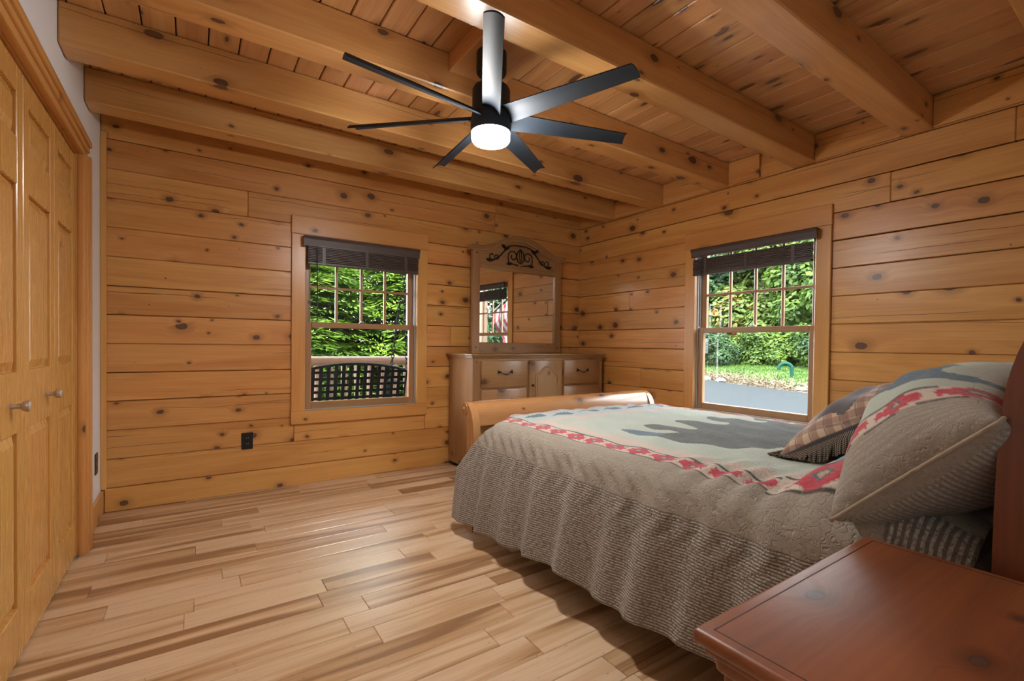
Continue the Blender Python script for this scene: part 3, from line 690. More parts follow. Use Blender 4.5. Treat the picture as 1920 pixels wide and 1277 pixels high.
# ---- dresser mirror (turned a little towards the room)
MY = 3.60; MC = (2.50, MY); TH = math.radians(2.4); MZ0 = 0.9685
mi = thing('dresser_mirror', (MC[0], MY, MZ0), 'pine framed dresser mirror with arched crest and iron scrollwork', 'mirror')
def rotm(bm):
    c, s_ = math.cos(TH), math.sin(TH)
    for v in bm.verts:
        x, y = v.co.x-MC[0], v.co.y-MC[1]; v.co.x = MC[0]+x*c+y*-s_*-1*1 if False else MC[0]+x*c-y*s_; v.co.y = MC[1]+x*s_+y*c
def mpart(name, bm, mat, sm=None, parent=None): rotm(bm); return from_bm(name, bm, parent or mi, mat, sm)
gx0, gx1, gz0, gz1 = 2.066, 2.936, 1.064, 1.716
for (a, b) in ((1.995, gx0), (gx1, 3.010)):
    bm = bmesh.new(); add_box(bm, a, b, MY-0.022, MY+0.024, MZ0+0.002, 1.868, 0.005, 2); mpart('side_post', bm, 'oak_z')
bm = bmesh.new(); add_box(bm, gx0-.001, gx1+.001, MY-0.020, MY+0.022, MZ0+0.012, gz0, 0.004); mpart('bottom_rail', bm, 'oak_x')
bm = bmesh.new(); add_box(bm, 1.985, 3.020, MY-0.034, MY+0.030, MZ0, MZ0+0.014, 0.004); mpart('base_strip', bm, 'oak_x')
def crest(x):
    t = (x-2.5)/0.53; a = abs(t)
    if a > 0.86: return 1.872
    return 1.872+0.135*(0.5+0.5*math.cos(math.pi*min(1, a/0.86)))**0.85
cx = [1.962+(3.043-1.962)*i/60 for i in range(61)]
bm = bmesh.new(); add_prism(bm, [(gx0, gz1), (gx1, gz1)]+[(x, crest(x)) for x in reversed(cx) if gx0 <= x <= gx1], MY-0.014, MY+0.020, 'xz'); mpart('crest_panel', bm, 'oak_x')
bm = bmesh.new(); add_box(bm, gx0, gx1, MY-0.022, MY-0.013, gz1-.002, gz1+0.034, 0.003); mpart('top_rail', bm, 'oak_x')
# swept crest moulding
bm = bmesh.new(); prof = [(-0.060, 0.030), (-0.060, 0.022), (-0.046, 0.016), (-0.044, 0.008), (-0.030, 0.002), (-0.028, -0.012), (-0.014, -0.014), (0.028, -0.014), (0.028, 0.030)]
rings = []
for i, x in enumerate(cx):
    x0_, x1_ = cx[max(0, i-1)], cx[min(60, i+1)]; tx, tz = x1_-x0_, crest(x1_)-crest(x0_); ln = math.hypot(tx, tz); nx, nz = -tz/ln, tx/ln
    rings.append([bm.verts.new((x+nx*q, MY+p, crest(x)+nz*q)) for p, q in prof])
for A, B in zip(rings, rings[1:]):
    for j in range(len(prof)): bm.faces.new((A[j], A[(j+1) % len(prof)], B[(j+1) % len(prof)], B[j]))
bm.faces.new(rings[0][::-1]); bm.faces.new(rings[-1]); bmesh.ops.recalc_face_normals(bm, faces=bm.faces[:])
mpart('crest_moulding', bm, 'oak_x', 40)
bm = bmesh.new(); add_box(bm, gx0, gx1, MY-0.004, MY+0.004, gz0, gz1); mpart('glass', bm, 'mirror')
for (x, z) in ((2.03, 1.02), (2.03, 1.84), (2.975, 1.02)):
    bm = bmesh.new(); add_lathe(bm, [(0.007, 0.0), (0.005, -0.004)], (x, MY-0.022, z), 10, 'y'); mpart('nail_head', bm, 'iron')
# iron scroll ornament
bm = bmesh.new(); oy = MY-0.026; Z0 = 1.775
def sc(pts, r=0.0055): add_tube(bm, [(2.5+px, oy, Z0+pz) for px, pz in pts], r, 6)
def spiral(cx_, cz_, r0, r1, a0, a1, n=20):
    return [(cx_+(r0+(r1-r0)*i/n)*math.cos(a0+(a1-a0)*i/n), cz_+(r0+(r1-r0)*i/n)*math.sin(a0+(a1-a0)*i/n)) for i in range(n+1)]
for s in (-1, 1):
    sc([(s*p[0], p[1]) for p in spiral(0.085, 0.075, 0.055, 0.016, math.pi*0.0, math.pi*2.2)])
    sc([(s*0.030, 0.0), (s*0.085, 0.006), (s*0.135, 0.020), (s*0.142, 0.070)])
    sc([(s*x_, z_) for x_, z_ in ((0.0, 0.178), (0.06, 0.180), (0.12, 0.165), (0.18, 0.115), (0.24, 0.055), (0.30, 0.020), (0.355, 0.010))])
    sc([(s*p[0], p[1]) for p in spiral(0.262, 0.045, 0.030, 0.010, -0.3, 5.2)], 0.0045)
    sc([(s*p[0], p[1]) for p in spiral(0.315, 0.055, 0.036, 0.012, 3.9, 9.0)], 0.0045)
    sc([(s*x_, z_) for x_, z_ in ((0.0, 0.150), (0.035, 0.115), (0.045, 0.075), (0.03, 0.035), (0.0, 0.02))], 0.006)
    for (lx, lz, ang) in ((0.155, 0.140, 2.5), (0.185, 0.150, 0.6), (0.345, 0.015, 0.2), (0.125, 0.005, -0.1)):
        ca, sa = math.cos(ang), math.sin(ang); lf_ = [(-0.034, 0), (-0.012, 0.012), (0.012, 0.013), (0.036, 0), (0.012, -0.013), (-0.012, -0.012)]
        add_prism(bm, [(2.5+s*(lx+u*ca-v*sa), Z0+lz+u*sa+v*ca) for u, v in lf_], oy-0.006, oy+0.004, 'xz')
sc([(0.012*math.cos(a), 0.085+0.05*math.sin(a)) for a in np.linspace(0, 2*math.pi, 16)], 0.004)
bmesh.ops.recalc_face_normals(bm, faces=bm.faces[:])
mpart('iron_scrollwork', bm, 'iron', 50)

# ---- bed
bed = thing('sleigh_bed', (2.06, 1.3, 0), 'honey pine sleigh bed with rolled footboard and headboard', 'bed')
BX0, BX1 = 1.285, 2.815
def strip_poly(center, th):
    """outline of a curved board given centre line (y,z) and thickness"""
    Lp, Rp = [], []
    for i, (y_, z_) in enumerate(center):
        y0_, z0_ = center[max(0, i-1)]; y1_, z1_ = center[min(len(center)-1, i+1)]; ty, tz = y1_-y0_, z1_-z0_; ln = math.hypot(ty, tz)
        t_ = th[i] if isinstance(th, list) else th; ny, nz = -tz/ln*t_/2, ty/ln*t_/2
        Lp.append((y_+ny, z_+nz)); Rp.append((y_-ny, z_-nz))
    return Lp+Rp[::-1]
def bez(p0, p1, p2, p3, n=14):
    return [tuple((1-t)**3*a+3*(1-t)**2*t*b+3*(1-t)*t*t*c+t**3*d for a, b, c, d in zip(p0, p1, p2, p3)) for t in [i/n for i in range(n+1)]]
foot_c = bez((2.318, 0.0), (2.318, 0.25), (2.290, 0.45), (2.312, 0.60)) + bez((2.316, 0.62), (2.325, 0.655), (2.345, 0.685), (2.372, 0.682), 8)[1:]
foot_th = [0.085 if i < 10 else 0.085-0.018*min(1, (i-10)/6) for i in range(len(foot_c))]
for x in (BX0, BX1-0.045):
    bm = bmesh.new(); add_prism(bm, strip_poly(foot_c, foot_th), x, x+0.045, 'yz')
    fp = from_bm('foot_post', bm, bed, 'bed_z', 50)
    lathe('roll_end', [(0.0, -0.004), (0.034, -0.003), (0.036, 0.0), (0.036, 0.045), (0.034, 0.048), (0.0, 0.049)], (x, 2.374, 0.678), 'bed_z', fp, 24, 'x')
    bm = bmesh.new(); add_lathe(bm, [(0.0, -0.009), (0.006, -0.007), (0.008, -0.003)], (x, 2.374, 0.682), 12, 'x')
    from_bm('dowel_cap', bm, fp, 'trim_z', 50)
rail_c = [p for p in foot_c if p[1] > 0.57]
rail_c = bez((2.305, 0.585), (2.312, 0.63), (2.322, 0.675), (2.350, 0.695), 10)+bez((2.350, 0.695), (2.37, 0.705), (2.39, 0.698), (2.395, 0.675), 6)[1:]
prism('footboard_rail', strip_poly(rail_c, 0.040), BX0+0.045, BX1-0.045, 'yz', 'bed_x', bed, sm=50)
box('footboard_panel', BX0+0.045, BX1-0.045, 2.300, 2.318, 0.26, 0.60, 'bed_x', bed, 0.002)
box('footboard_lower_rail', BX0+0.045, BX1-0.045, 2.290, 2.328, 0.16, 0.27, 'bed_x', bed, 0.004)
head_c = bez((0.172, 0.0), (0.172, 0.35), (0.182, 0.65), (0.170, 0.90)) + bez((0.169, 0.92), (0.163, 1.04), (0.12, 1.15), (0.03, 1.185), 12)[1:]
for x in (BX0-0.030, BX1-0.020):
    bm = bmesh.new(); add_prism(bm, strip_poly(head_c, 0.095), x, x+0.055, 'yz'); hp = from_bm('head_post', bm, bed, 'red_z', 50)
    lathe('roll_end', [(0.0, -0.004), (0.048, -0.003), (0.050, 0.0), (0.050, 0.055), (0.0, 0.058)], (x, 0.03, 1.165), 'red_z', hp, 24, 'x')
hp_c = bez((0.150, 0.30), (0.150, 0.5), (0.158, 0.7), (0.145, 0.90)) + bez((0.144, 0.92), (0.138, 1.04), (0.10, 1.13), (0.03, 1.165), 10)[1:]
prism('headboard_panel', strip_poly(hp_c, 0.035), BX0+0.025, BX1-0.020, 'yz', 'red_x', bed, sm=50)
for x in (BX0+0.02, BX1-0.045): box('side_rail', x, x+0.025, 0.22, 2.28, 0.20, 0.36, 'bed_y', bed, 0.004)
for yy in (0.6, 1.2, 1.8): box('cross_slat', BX0+0.045, BX1-0.045, yy-0.04, yy+0.04, 0.22, 0.24, 'bed_x', bed, 0.002)
M['ticking'] = plain('mattress_ticking', (0.6, 0.58, 0.53), 0.9, var=0.05)
box('mattress', 1.345, 2.80, 0.245, 2.19, 0.245, 0.600, 'ticking', bed, 0.045, 3)

# ---- quilt
SAGE = np.array((0.40, 0.46, 0.39)); SAGE2 = np.array((0.47, 0.45, 0.33)); BLUE = np.array((0.38, 0.45, 0.45)); SALMON = np.array((0.60, 0.42, 0.36)); BEIGE = np.array((0.300, 0.266, 0.215))
RED = np.array((0.46, 0.022, 0.055)); CREAM = np.array((0.55, 0.48, 0.40)); DARK = np.array((0.060, 0.078, 0.078)); NAVY = np.array((0.05, 0.10, 0.14)); LINE = np.array((0.03, 0.022, 0.02)); GOLD = np.array((0.45, 0.36, 0.20))
def in_poly(px, py, poly):
    ins = np.zeros(px.shape, bool); n = len(poly)
    for i in range(n):
        x0_, y0_ = poly[i]; x1_, y1_ = poly[(i+1) % n]
        c = ((y0_ > py) != (y1_ > py)) & (px < (x1_-x0_)*(py-y0_)/((y1_-y0_) if abs(y1_-y0_) > 1e-9 else 1e-9)+x0_); ins ^= c
    return ins
def smooth_poly(P_, it=2):
    for _ in range(it):
        Q = []
        for i in range(len(P_)):
            a, b = np.array(P_[i]), np.array(P_[(i+1) % len(P_)]); Q += [tuple(a*.75+b*.25), tuple(a*.25+b*.75)]
        P_ = Q
    return P_
def blend(col, mask, c): m = mask[..., None].astype(float); return col*(1-m)+c*m
def band_motif(col, along, across, per, w, mask):
    """cream band with red stepped stars between two dark lines; across in 0..w"""
    col = blend(col, mask, CREAM)
    u = np.abs(np.mod(along, per)-per/2)/(per/2); v = np.abs(across-w/2)/(w/2)
    star = (u*1.05+v*0.95 < 0.98) & (v < 0.78) | (u < 0.72) & (v < 0.30) | ((u > .45) & (u < .80) & (v < .55) & (u-v > .22))
    col = blend(col, mask & star, RED)
    col = blend(col, mask & (u*1.5+v < 0.42), NAVY); col = blend(col, mask & (u*1.9+v*1.2 < 0.30), GOLD)
    return blend(col, mask & ((across < 0.09*w) | (across > 0.91*w)), LINE)
# cross-section, left hem over the top to the right hem
prof = [(1.236, 0.10), (1.244, 0.22), (1.254, 0.36), (1.266, 0.48), (1.278, 0.555), (1.292, 0.598), (1.316, 0.627), (1.350, 0.642), (1.42, 0.650), (1.60, 0.655), (2.07, 0.658), (2.50, 0.652), (2.70, 0.642), (2.80, 0.625), (2.852, 0.590), (2.875, 0.53), (2.890, 0.40), (2.90, 0.22), (2.905, 0.16)]
pr_ = np.array(prof)
for _ in range(3):
    pr_ = np.concatenate([pr_[:1]]+[np.stack([pr_[i]*.75+pr_[i+1]*.25, pr_[i]*.25+pr_[i+1]*.75]) for i in range(len(pr_)-1)]+[pr_[-1:]])
arc = np.concatenate([[0], np.cumsum(np.linalg.norm(np.diff(pr_, axis=0), axis=1))]); TOT = arc[-1]
ns = int(TOT/0.0056); sv = np.linspace(0, TOT, ns); px_ = np.interp(sv, arc, pr_[:, 0]); pz_ = np.interp(sv, arc, pr_[:, 1])
sEdgeL = float(np.interp(1.316, pr_[:len(pr_)//2, 0], arc[:len(pr_)//2])); sEdgeR = float(arc[np.argmin(np.abs(pr_[:, 0]-2.83))])
nt_ = 385; tv = np.linspace(0, 1, nt_)
SG, TG = np.meshgrid(sv, tv, indexing='ij')
dl = np.clip(sEdgeL-SG, 0, None); dr_ = np.clip(SG-sEdgeR, 0, None)          # how far down each drop
yfoot = 2.222-0.125*sm01(1-(np.repeat(px_[:, None], nt_, 1)-1.33)/0.22)+0.275*np.clip((dl-0.01)/0.27, 0, 1)**0.9; yhead = 0.255
YG = yhead+TG*(yfoot-yhead)
XG = np.repeat(px_[:, None], nt_, 1).copy(); ZG = np.repeat(pz_[:, None], nt_, 1).copy()
# hem height along the bed, folds, creases
hem = np.interp(YG, [0.2, 0.84, 1.1, 1.26, 1.43, 1.6, 1.76, 2.0, 2.37], [0.075, 0.055, 0.035, 0.025, 0.045, 0.03, 0.010, -0.01, -0.025])
fl_ = np.clip(dl/sEdgeL, 0, 1)
ZG += hem*fl_
fold = 0.55*np.sin(YG*13.5+0.7*np.sin(YG*3.1))+0.35*np.sin(YG*27+1.3+np.sin(YG*5))+0.2*np.sin(YG*49+SG*5)
ridge = np.zeros_like(YG)
for yk, wk, ak in ((2.20, .05, .8), (2.02, .035, 1.0), (1.80, .045, .7), (1.60, .04, .9), (1.37, .05, 1.1), (1.17, .035, .6), (1.00, .045, 1.0), (0.80, .04, .9), (0.62, .05, .9)):
    yy_ = YG-(yk+0.07*fl_); ridge += ak*np.where(yy_ > 0, np.exp(-(yy_/wk)**2), np.exp(-(yy_/(wk*1.9))**2))
XG -= 0.010*fl_**0.8*(fold+0.1) + 0.034*fl_**0.75*ridge + 0.008*fl_
XG -= 0.004*np.sin(YG*75+4*np.sin(SG*20))*np.exp(-((dl-0.10)/0.09)**2)*(fl_ > 0)
XG += 0.02*np.clip(dr_/0.4, 0, 1)*np.sin(YG*12)
XG -= 0.012*sm01((YG-2.19)/0.10)*np.clip(fl_*2, 0, 1)
top = (fl_ <= 0) & (dr_ <= 0)
wv = lambda a, b, c: np.sin(a*XG+b*YG+c)
ZG += np.where(top, 0.0022*(wv(21, 9, 0)+wv(-13, 31, 1.2)+wv(40, -22, 2)), 0)
# tight wrinkles near the head on the near side
wr_ = np.exp(-((YG-0.78)/0.24)**2)*np.exp(-((XG-1.42)/0.16)**2); ZG += 0.011*wr_*np.sin(YG*62+XG*14)*(fl_ < 0.15)
# hump of the pillow lying below the quilt
hump = np.exp(-(np.clip(np.abs(YG-0.46)-0.05, 0, None)/0.115)**2)*sm01((XG-1.25)/0.24)
ZG += 0.125*hump*np.where(fl_ > 0, (1-fl_)**3, 1)
ZG -= 0.010*sm01((YG-2.18)/0.05)*(fl_ <= 0)
XG -= 0.030*np.exp(-((YG-0.44)/0.16)**2)*np.exp(-(dl/0.12)**2)*(XG < 1.36)
# print
d_left = SG; d_right = TOT-SG; d_head = (YG-0.255)+0.135; d_foot = 2.832-YG
dm = np.minimum(np.minimum(d_left, d_right+0.05), np.minimum(d_head+0.6, d_foot))
TK, BG_, RB = 0.405, 0.585, 0.675
col = np.zeros(SG.shape+(3,)); col[:] = BEIGE
field = dm > RB
nz1 = 0.5+0.25*np.sin(XG*7+YG*5)+0.25*np.sin(XG*3.1-YG*11)
col = blend(col, field, SAGE); yel = sm01((1.55-np.abs(YG-1.05)*1.6)-0.4)*sm01((XG-1.6)/.5)
col = np.where(field[..., None], SAGE*(1-0.75*yel[..., None]*nz1[..., None])+SAGE2*(0.75*yel*nz1)[..., None], col)
col = np.where((field & (YG > 1.95))[..., None], BLUE, col)
sal = np.exp(-((YG-1.935-0.0*XG)/0.03)**2); sal = np.maximum(sal, np.exp(-((dm-RB-0.045)/0.035)**2)*(YG < 1.95)); sal = np.maximum(sal, 0.7*np.exp(-((YG-1.80)/0.02)**2)*(XG < 1.7))
col = np.where(field[..., None], col*(1-0.8*sal[..., None])+SALMON*0.8*sal[..., None], col)
rb = (dm > BG_) & (dm <= RB) & (YG > 0.45); along = np.where(dm == d_foot, XG, YG)
col = band_motif(col, along+0.03, dm-BG_, 0.118, RB-BG_, rb)
corner = (d_left > BG_-0.02) & (d_left < RB) & (d_foot < RB) & (d_foot > 0.5); col = blend(col, corner, RED*1.15)
# row of small bears near the foot
for k in range(6):
    bx = 1.575+0.205*k; by = 2.062+0.004*k
    u_, v_ = XG-bx, YG-by
    bear = (u_/0.052)**2+(v_/0.030)**2 < 1; bear |= ((u_+0.055)/0.026)**2+((v_-0.012)/0.014)**2 < 1
    for lx in (-0.035, -0.012, 0.018, 0.04): bear |= (np.abs(u_-lx) < 0.008) & (v_ > 0) & (v_ < 0.048)
    col = blend(col, bear & field, NAVY*1.1)
    twig = (np.abs(v_+0.004-0.25*np.sin(u_*60)*0.03) < 0.004) & (np.abs(u_-0.105) < 0.022); col = blend(col, twig & field, NAVY)
# great bear
bear = smooth_poly([(1.66, 1.545), (1.70, 1.555), (1.735, 1.44), (1.80, 1.34), (1.84, 1.34), (1.80, 1.50), (1.86, 1.58), (1.935, 1.57), (1.955, 1.50), (1.95, 1.36), (2.02, 1.36), (2.05, 1.50), (2.085, 1.57), (2.19, 1.55), (2.20, 1.46), (2.17, 1.36), (2.30, 1.36), (2.33, 1.50), (2.37, 1.575), (2.47, 1.565), (2.48, 1.46), (2.45, 1.34), (2.56, 1.30), (2.60, 1.42), (2.68, 1.47), (2.72, 1.38), (2.70, 1.20), (2.66, 1.04), (2.52, 0.93), (2.2, 0.90), (1.95, 0.93), (1.78, 0.97), (1.70, 1.08), (1.66, 1.22), (1.655, 1.38), (1.64, 1.47)])
nzb = 0.85+0.3*np.abs(np.sin(XG*37)*np.sin(YG*41))
ib = in_poly(XG, YG, bear) & field
col = np.where(ib[..., None], DARK*nzb[..., None], col); col = np.where((ib & (XG < 1.78) & (YG > 1.36))[..., None], NAVY*1.3, col)
# large star on the hump by the pillow
st_m = (YG < 0.70) & (YG > 0.45) & (d_left > BG_-0.015) & (d_left < RB+.02)
col = band_motif(col, YG-0.575+0.11, d_left-(BG_-0.015), 0.22, 0.125, st_m)
pt = (XG > 1.44) & (((XG-1.52)/0.05)**2+((YG-0.55)/0.05)**2 < 1); col = blend(col, pt, NAVY*2.2)
tick = (dm < TK).astype(float); tick = np.where(st_m, 0, tick)
hz = (YG < 0.40) & (d_left < 0.60) & (d_left > 0.30); tick = np.where(hz, 1.0, tick); dm = np.where(hz, YG*0.72, dm)
border = (np.abs(dm-TK) < 0.004); col = blend(col, border, LINE*2)
V = np.stack([XG, YG, ZG], -1).reshape(-1, 3); Fq = grid_faces(ns, nt_)
q = mesh_np('quilt', V, Fq, None, 'quilt', True)
tag(q, 'lodge-print quilt with bears and red star bands draped over the bed', 'quilt')
def set_print(o, col, edge, tick):
    ca = o.data.color_attributes.new('print', 'FLOAT_COLOR', 'POINT')
    rgba = np.ones((col.reshape(-1, 3).shape[0], 4), np.float32); rgba[:, :3] = col.reshape(-1, 3); ca.data.foreach_set('color', rgba.ravel())
    for nm, arr in (('edge', edge), ('tick', tick)):
        a_ = o.data.attributes.new(nm, 'FLOAT', 'POINT'); a_.data.foreach_set('value', np.asarray(arr, np.float32).ravel())
set_print(q, col, dm, tick)
md = q.modifiers.new('thickness', 'SOLIDIFY'); md.thickness = 0.008; md.offset = -1

# ---- pillows
def pillow_grid(n, a, b, T, pinch=0.075):
    u = np.linspace(-1, 1, n); U_, V_ = np.meshgrid(u, u, indexing='ij')
    px = a*U_*(1-pinch*(1-V_**2)*np.abs(U_)**2); py = b*V_*(1-pinch*(1-U_**2)*np.abs(V_)**2)
    h = T*np.clip((1-U_**2)*(1-V_**2), 0, 1)**0.42*(0.80+0.20*(1-U_**2)*(1-V_**2))
    return U_, V_, px, py, h
def build_pillow(name, n, org, ex, ey, en, a, b, T, colf, mat, label, wr=0.004, back=0.85):
    U_, V_, px, py, h = pillow_grid(n, a, b, T)
    w = wr*(np.sin(px*38+py*21)+np.sin(py*47-px*16+1))*h/T
    org, ex, ey, en = map(np.array, (org, ex, ey, en))
    P1 = org+px[..., None]*ex+py[..., None]*ey+(h+w)[..., None]*en
    P2 = org+px[..., None]*ex+py[..., None]*ey-(h*back-w)[..., None]*en
    Fg = grid_faces(n, n); V1 = P1.reshape(-1, 3); V2 = P2.reshape(-1, 3)
    # sew the rims: the back reuses the front rim vertices
    idx = np.arange(n*n).reshape(n, n); rim = np.zeros((n, n), bool); rim[0], rim[-1], rim[:, 0], rim[:, -1] = True, True, True, True
    mp = np.where(rim.ravel(), idx.ravel(), n*n+np.cumsum(~rim.ravel())-1)
    V_all = np.concatenate([V1, V2[~rim.ravel()]]); F_all = np.concatenate([Fg, mp[Fg][:, ::-1]])
    if np.dot(np.cross(ex, ey), en) < 0: F_all = F_all[:, ::-1]
    o = mesh_np(name, V_all, F_all, None, mat, True); tag(o, label, 'pillow')
    if colf:
        c, e, t = colf(U_, V_, px, py); c2, e2, t2 = colf(U_, V_, px, py, True)
        k = ~rim.ravel()
        set_print(o, np.concatenate([c.reshape(-1, 3), c2.reshape(-1, 3)[k]]), np.concatenate([e.ravel(), e2.ravel()[k]]), np.concatenate([t.ravel(), t2.ravel()[k]]))
    return o, P1, rim
def nrm(v): v = np.array(v, float); return v/np.linalg.norm(v)
def sham_print(U_, V_, px, py, back=False):
    a, b = 0.36, 0.190
    d = np.minimum(a-np.abs(px), b-np.abs(py)+0.06); c = np.zeros(px.shape+(3,)); c[:] = BEIGE*0.95
    dn = px+a                                                     # distance from the near end
    e = dn if not back else py+1
    if back: return c, py+1, np.full(px.shape, .5)
    fld = (dn > 0.165) & (px < 0.26); c = blend(c, fld, SAGE*1.02)
    bear_ = smooth_poly([(-0.06, -0.12), (0.0, -0.13), (0.02, -0.05), (0.10, -0.05), (0.12, -0.13), (0.17, -0.12), (0.17, 0.02), (0.14, 0.10), (0.02, 0.13), (-0.06, 0.10), (-0.09, 0.19), (-0.13, 0.17), (-0.11, 0.06), (-0.10, -0.02)])
    c = blend(c, in_poly(px+0.02, py, bear_) & fld, NAVY*1.25)
    rbm = (dn > 0.098) & (dn <= 0.165); c = band_motif(c, py+0.02, dn-0.098, 0.125, 0.067, rbm)
    t = (dn < 0.098).astype(float)*0.16
    return c, e, t
ey_s = nrm((0, -0.71, 0.70)); en_s = nrm((0, 0.70, 0.71)); SH = (1.575, 0.345, 0.832); SX_ = nrm((0.99, 0.0, 0.125)); en_s = nrm(np.cross(SX_, ey_s)); en_s = en_s if en_s[1] > 0 else -en_s
sham, _, _ = build_pillow('sham_pillow', 84, SH, SX_, ey_s, en_s, 0.36, 0.190, 0.178, sham_print, 'sham', 'large quilted pillow sham with bear and red band against the headboard')
# piping round its edge is part of it
def rim_loop(P1):
    n = P1.shape[0]; return [P1[i, 0] for i in range(n)]+[P1[n-1, j] for j in range(1, n)]+[P1[i, n-1] for i in range(n-2, -1, -1)]+[P1[0, j] for j in range(n-2, 0, -1)]
_, _, pxs, pys, hs = pillow_grid(84, 0.36, 0.190, 0.178)
Prim = np.array(SH)+pxs[..., None]*SX_+pys[..., None]*ey_s
M['piping'] = plain('beige_piping', (0.36, 0.29, 0.21), 0.9, var=0.15, nscale=90)
bm = bmesh.new(); add_tube(bm, [tuple(p) for p in rim_loop(Prim)[::2]], 0.0042, 6, closed=True); from_bm('piping', bm, sham, 'piping', 60)

# plaid throw pillow with twisted fringe
def mk_plaid():
    m, nt, bs = new_mat('plaid_cloth')
    at = N(nt, 'ShaderNodeAttribute', attribute_name='print'); tc = N(nt, 'ShaderNodeTexCoord')
    u = N(nt, 'ShaderNodeUVMap'); sp = N(nt, 'ShaderNodeSeparateXYZ'); L(nt, u.outputs[0], sp.inputs[0])
    def stripes(s, per, th, off=0.0): return sstep(nt, math_n(nt, 'SINE', math_n(nt, 'ADD', math_n(nt, 'MULTIPLY', s, 2*math.pi/per), off)), th, th+0.15)
    a1, b1 = stripes(sp.outputs[0], 0.055, 0.15), stripes(sp.outputs[1], 0.055, 0.15); a2, b2 = stripes(sp.outputs[0], 0.055, 0.86, 1.9), stripes(sp.outputs[1], 0.055, 0.86, 1.9)
    c = mixc(nt, math_n(nt, 'MULTIPLY', a1, 0.55), (0.43, 0.30, 0.20), (0.13, 0.035, 0.030)); c = mixc(nt, math_n(nt, 'MULTIPLY', b1, 0.55), c, (0.13, 0.035, 0.030))
    c = mixc(nt, math_n(nt, 'MULTIPLY', math_n(nt, 'MAXIMUM', a2, b2), 0.6), c, (0.05, 0.03, 0.03))
    g = mixc(nt, 0.0, at.outputs['Color'], at.outputs['Color'])
    dk = N(nt, 'ShaderNodeAttribute', attribute_name='tick')
    c = mixc(nt, sstep(nt, dk.outputs['Fac'], 0.4, 0.6), c, g)
    L(nt, c, bs.inputs['Base Color']); bs.inputs['Roughness'].default_value = 0.8; bs.inputs['Sheen Weight'].default_value = 0.3
    bump(nt, bs, noise(nt, tc.outputs['Object'], 300, 2), 0.15, 0.004); return m
M['plaid'] = mk_plaid()
def plaid_print(U_, V_, px, py, back=False):
    c = np.zeros(px.shape+(3,)); c[:] = np.array((0.045, 0.034, 0.036)); t = np.zeros(px.shape)
    bear_ = smooth_poly([(-0.15, -0.08), (-0.10, -0.09), (-0.09, -0.02), (0.02, -0.02), (0.03, -0.09), (0.09, -0.08), (0.10, 0.02), (0.06, 0.085), (-0.04, 0.10), (-0.10, 0.07), (-0.17, 0.07), (-0.185, 0.02), (-0.15, 0.0)])
    t = np.where(in_poly(px+0.02, py+0.0, bear_), 1.0, t); t = np.where((np.abs(U_) > 0.97) | (np.abs(V_) > 0.97), 1.0, t)
    if back: t[:] = 1
    return c, np.zeros(px.shape), t
tp_o = np.array((2.00, 0.665, 0.788)); tex = nrm((1, -0.06, 0.12)); tey = nrm((0.0, -0.80, 0.50)); ten = np.cross(tex, tey); ten = ten if ten[2] > 0 else -ten
tp, TP1, trim_ = build_pillow('throw_pillow', 56, tp_o, tex, tey, ten, 0.255, 0.225, 0.115, plaid_print, 'plaid', 'small plaid throw pillow with dark bear patch and twisted fringe')
uvl = tp.data.uv_layers.new(name='UVMap')
co = np.empty(len(tp.data.vertices)*3); tp.data.vertices.foreach_get('co', co); co = co.reshape(-1, 3)+np.array(WL[tp])-tp_o
li = np.empty(len(tp.data.loops), int); tp.data.loops.foreach_get('vertex_index', li)
uvl.data.foreach_set('uv', np.stack([(co@tex)[li], (co@tey)[li]], 1).ravel())
def mk_fringe():
    m, nt, bs = new_mat('twisted_cord'); tc = N(nt, 'ShaderNodeTexCoord'); sp = N(nt, 'ShaderNodeSeparateXYZ'); L(nt, tc.outputs['Object'], sp.inputs[0])
    s = math_n(nt, 'SINE', math_n(nt, 'MULTIPLY', math_n(nt, 'ADD', math_n(nt, 'ADD', sp.outputs[0], sp.outputs[1]), math_n(nt, 'MULTIPLY', sp.outputs[2], 1.4)), 620))
    L(nt, mixc(nt, sstep(nt, s, -0.1, 0.3), (0.010, 0.008, 0.008), (0.24, 0.185, 0.135)), bs.inputs['Base Color']); bs.inputs['Roughness'].default_value = 0.7; return m
M['fringe'] = mk_fringe()
_, _, pxs, pys, _ = pillow_grid(56, 0.255, 0.225, 0.1)
Pr = tp_o+pxs[..., None]*tex+pys[..., None]*tey; loop = np.array(rim_loop(Pr)); bm = bmesh.new()
seg = np.linalg.norm(np.roll(loop, -1, 0)-loop, axis=1); cum = np.concatenate([[0], np.cumsum(seg)]); lp = np.vstack([loop, loop[:1]])
nst = int(cum[-1]/0.0078)
for k in range(nst):
    s_ = k/nst*cum[-1]; p = np.array([np.interp(s_, cum, lp[:, i]) for i in range(3)]); out = p-tp_o; out -= ten*out.dot(ten); out = nrm(out)
    ln = 0.072+random.uniform(-.004, .006); j = np.random.randn(3)*0.0035
    p1 = p+out*ln*0.38-np.array((0, 0, 0.020)); p2 = p+out*ln*0.50+j-np.array((0, 0, 0.062))
    p2[2] = max(p2[2], 0.665); p1[2] = max(p1[2], 0.665)
    add_tube(bm, [tuple(p), tuple(p1), tuple(p2)], [0.0040, 0.0042, 0.0032], 5)
fr = from_bm('fringe', bm, tp, 'fringe', 60); fr['kind'] = 'stuff'

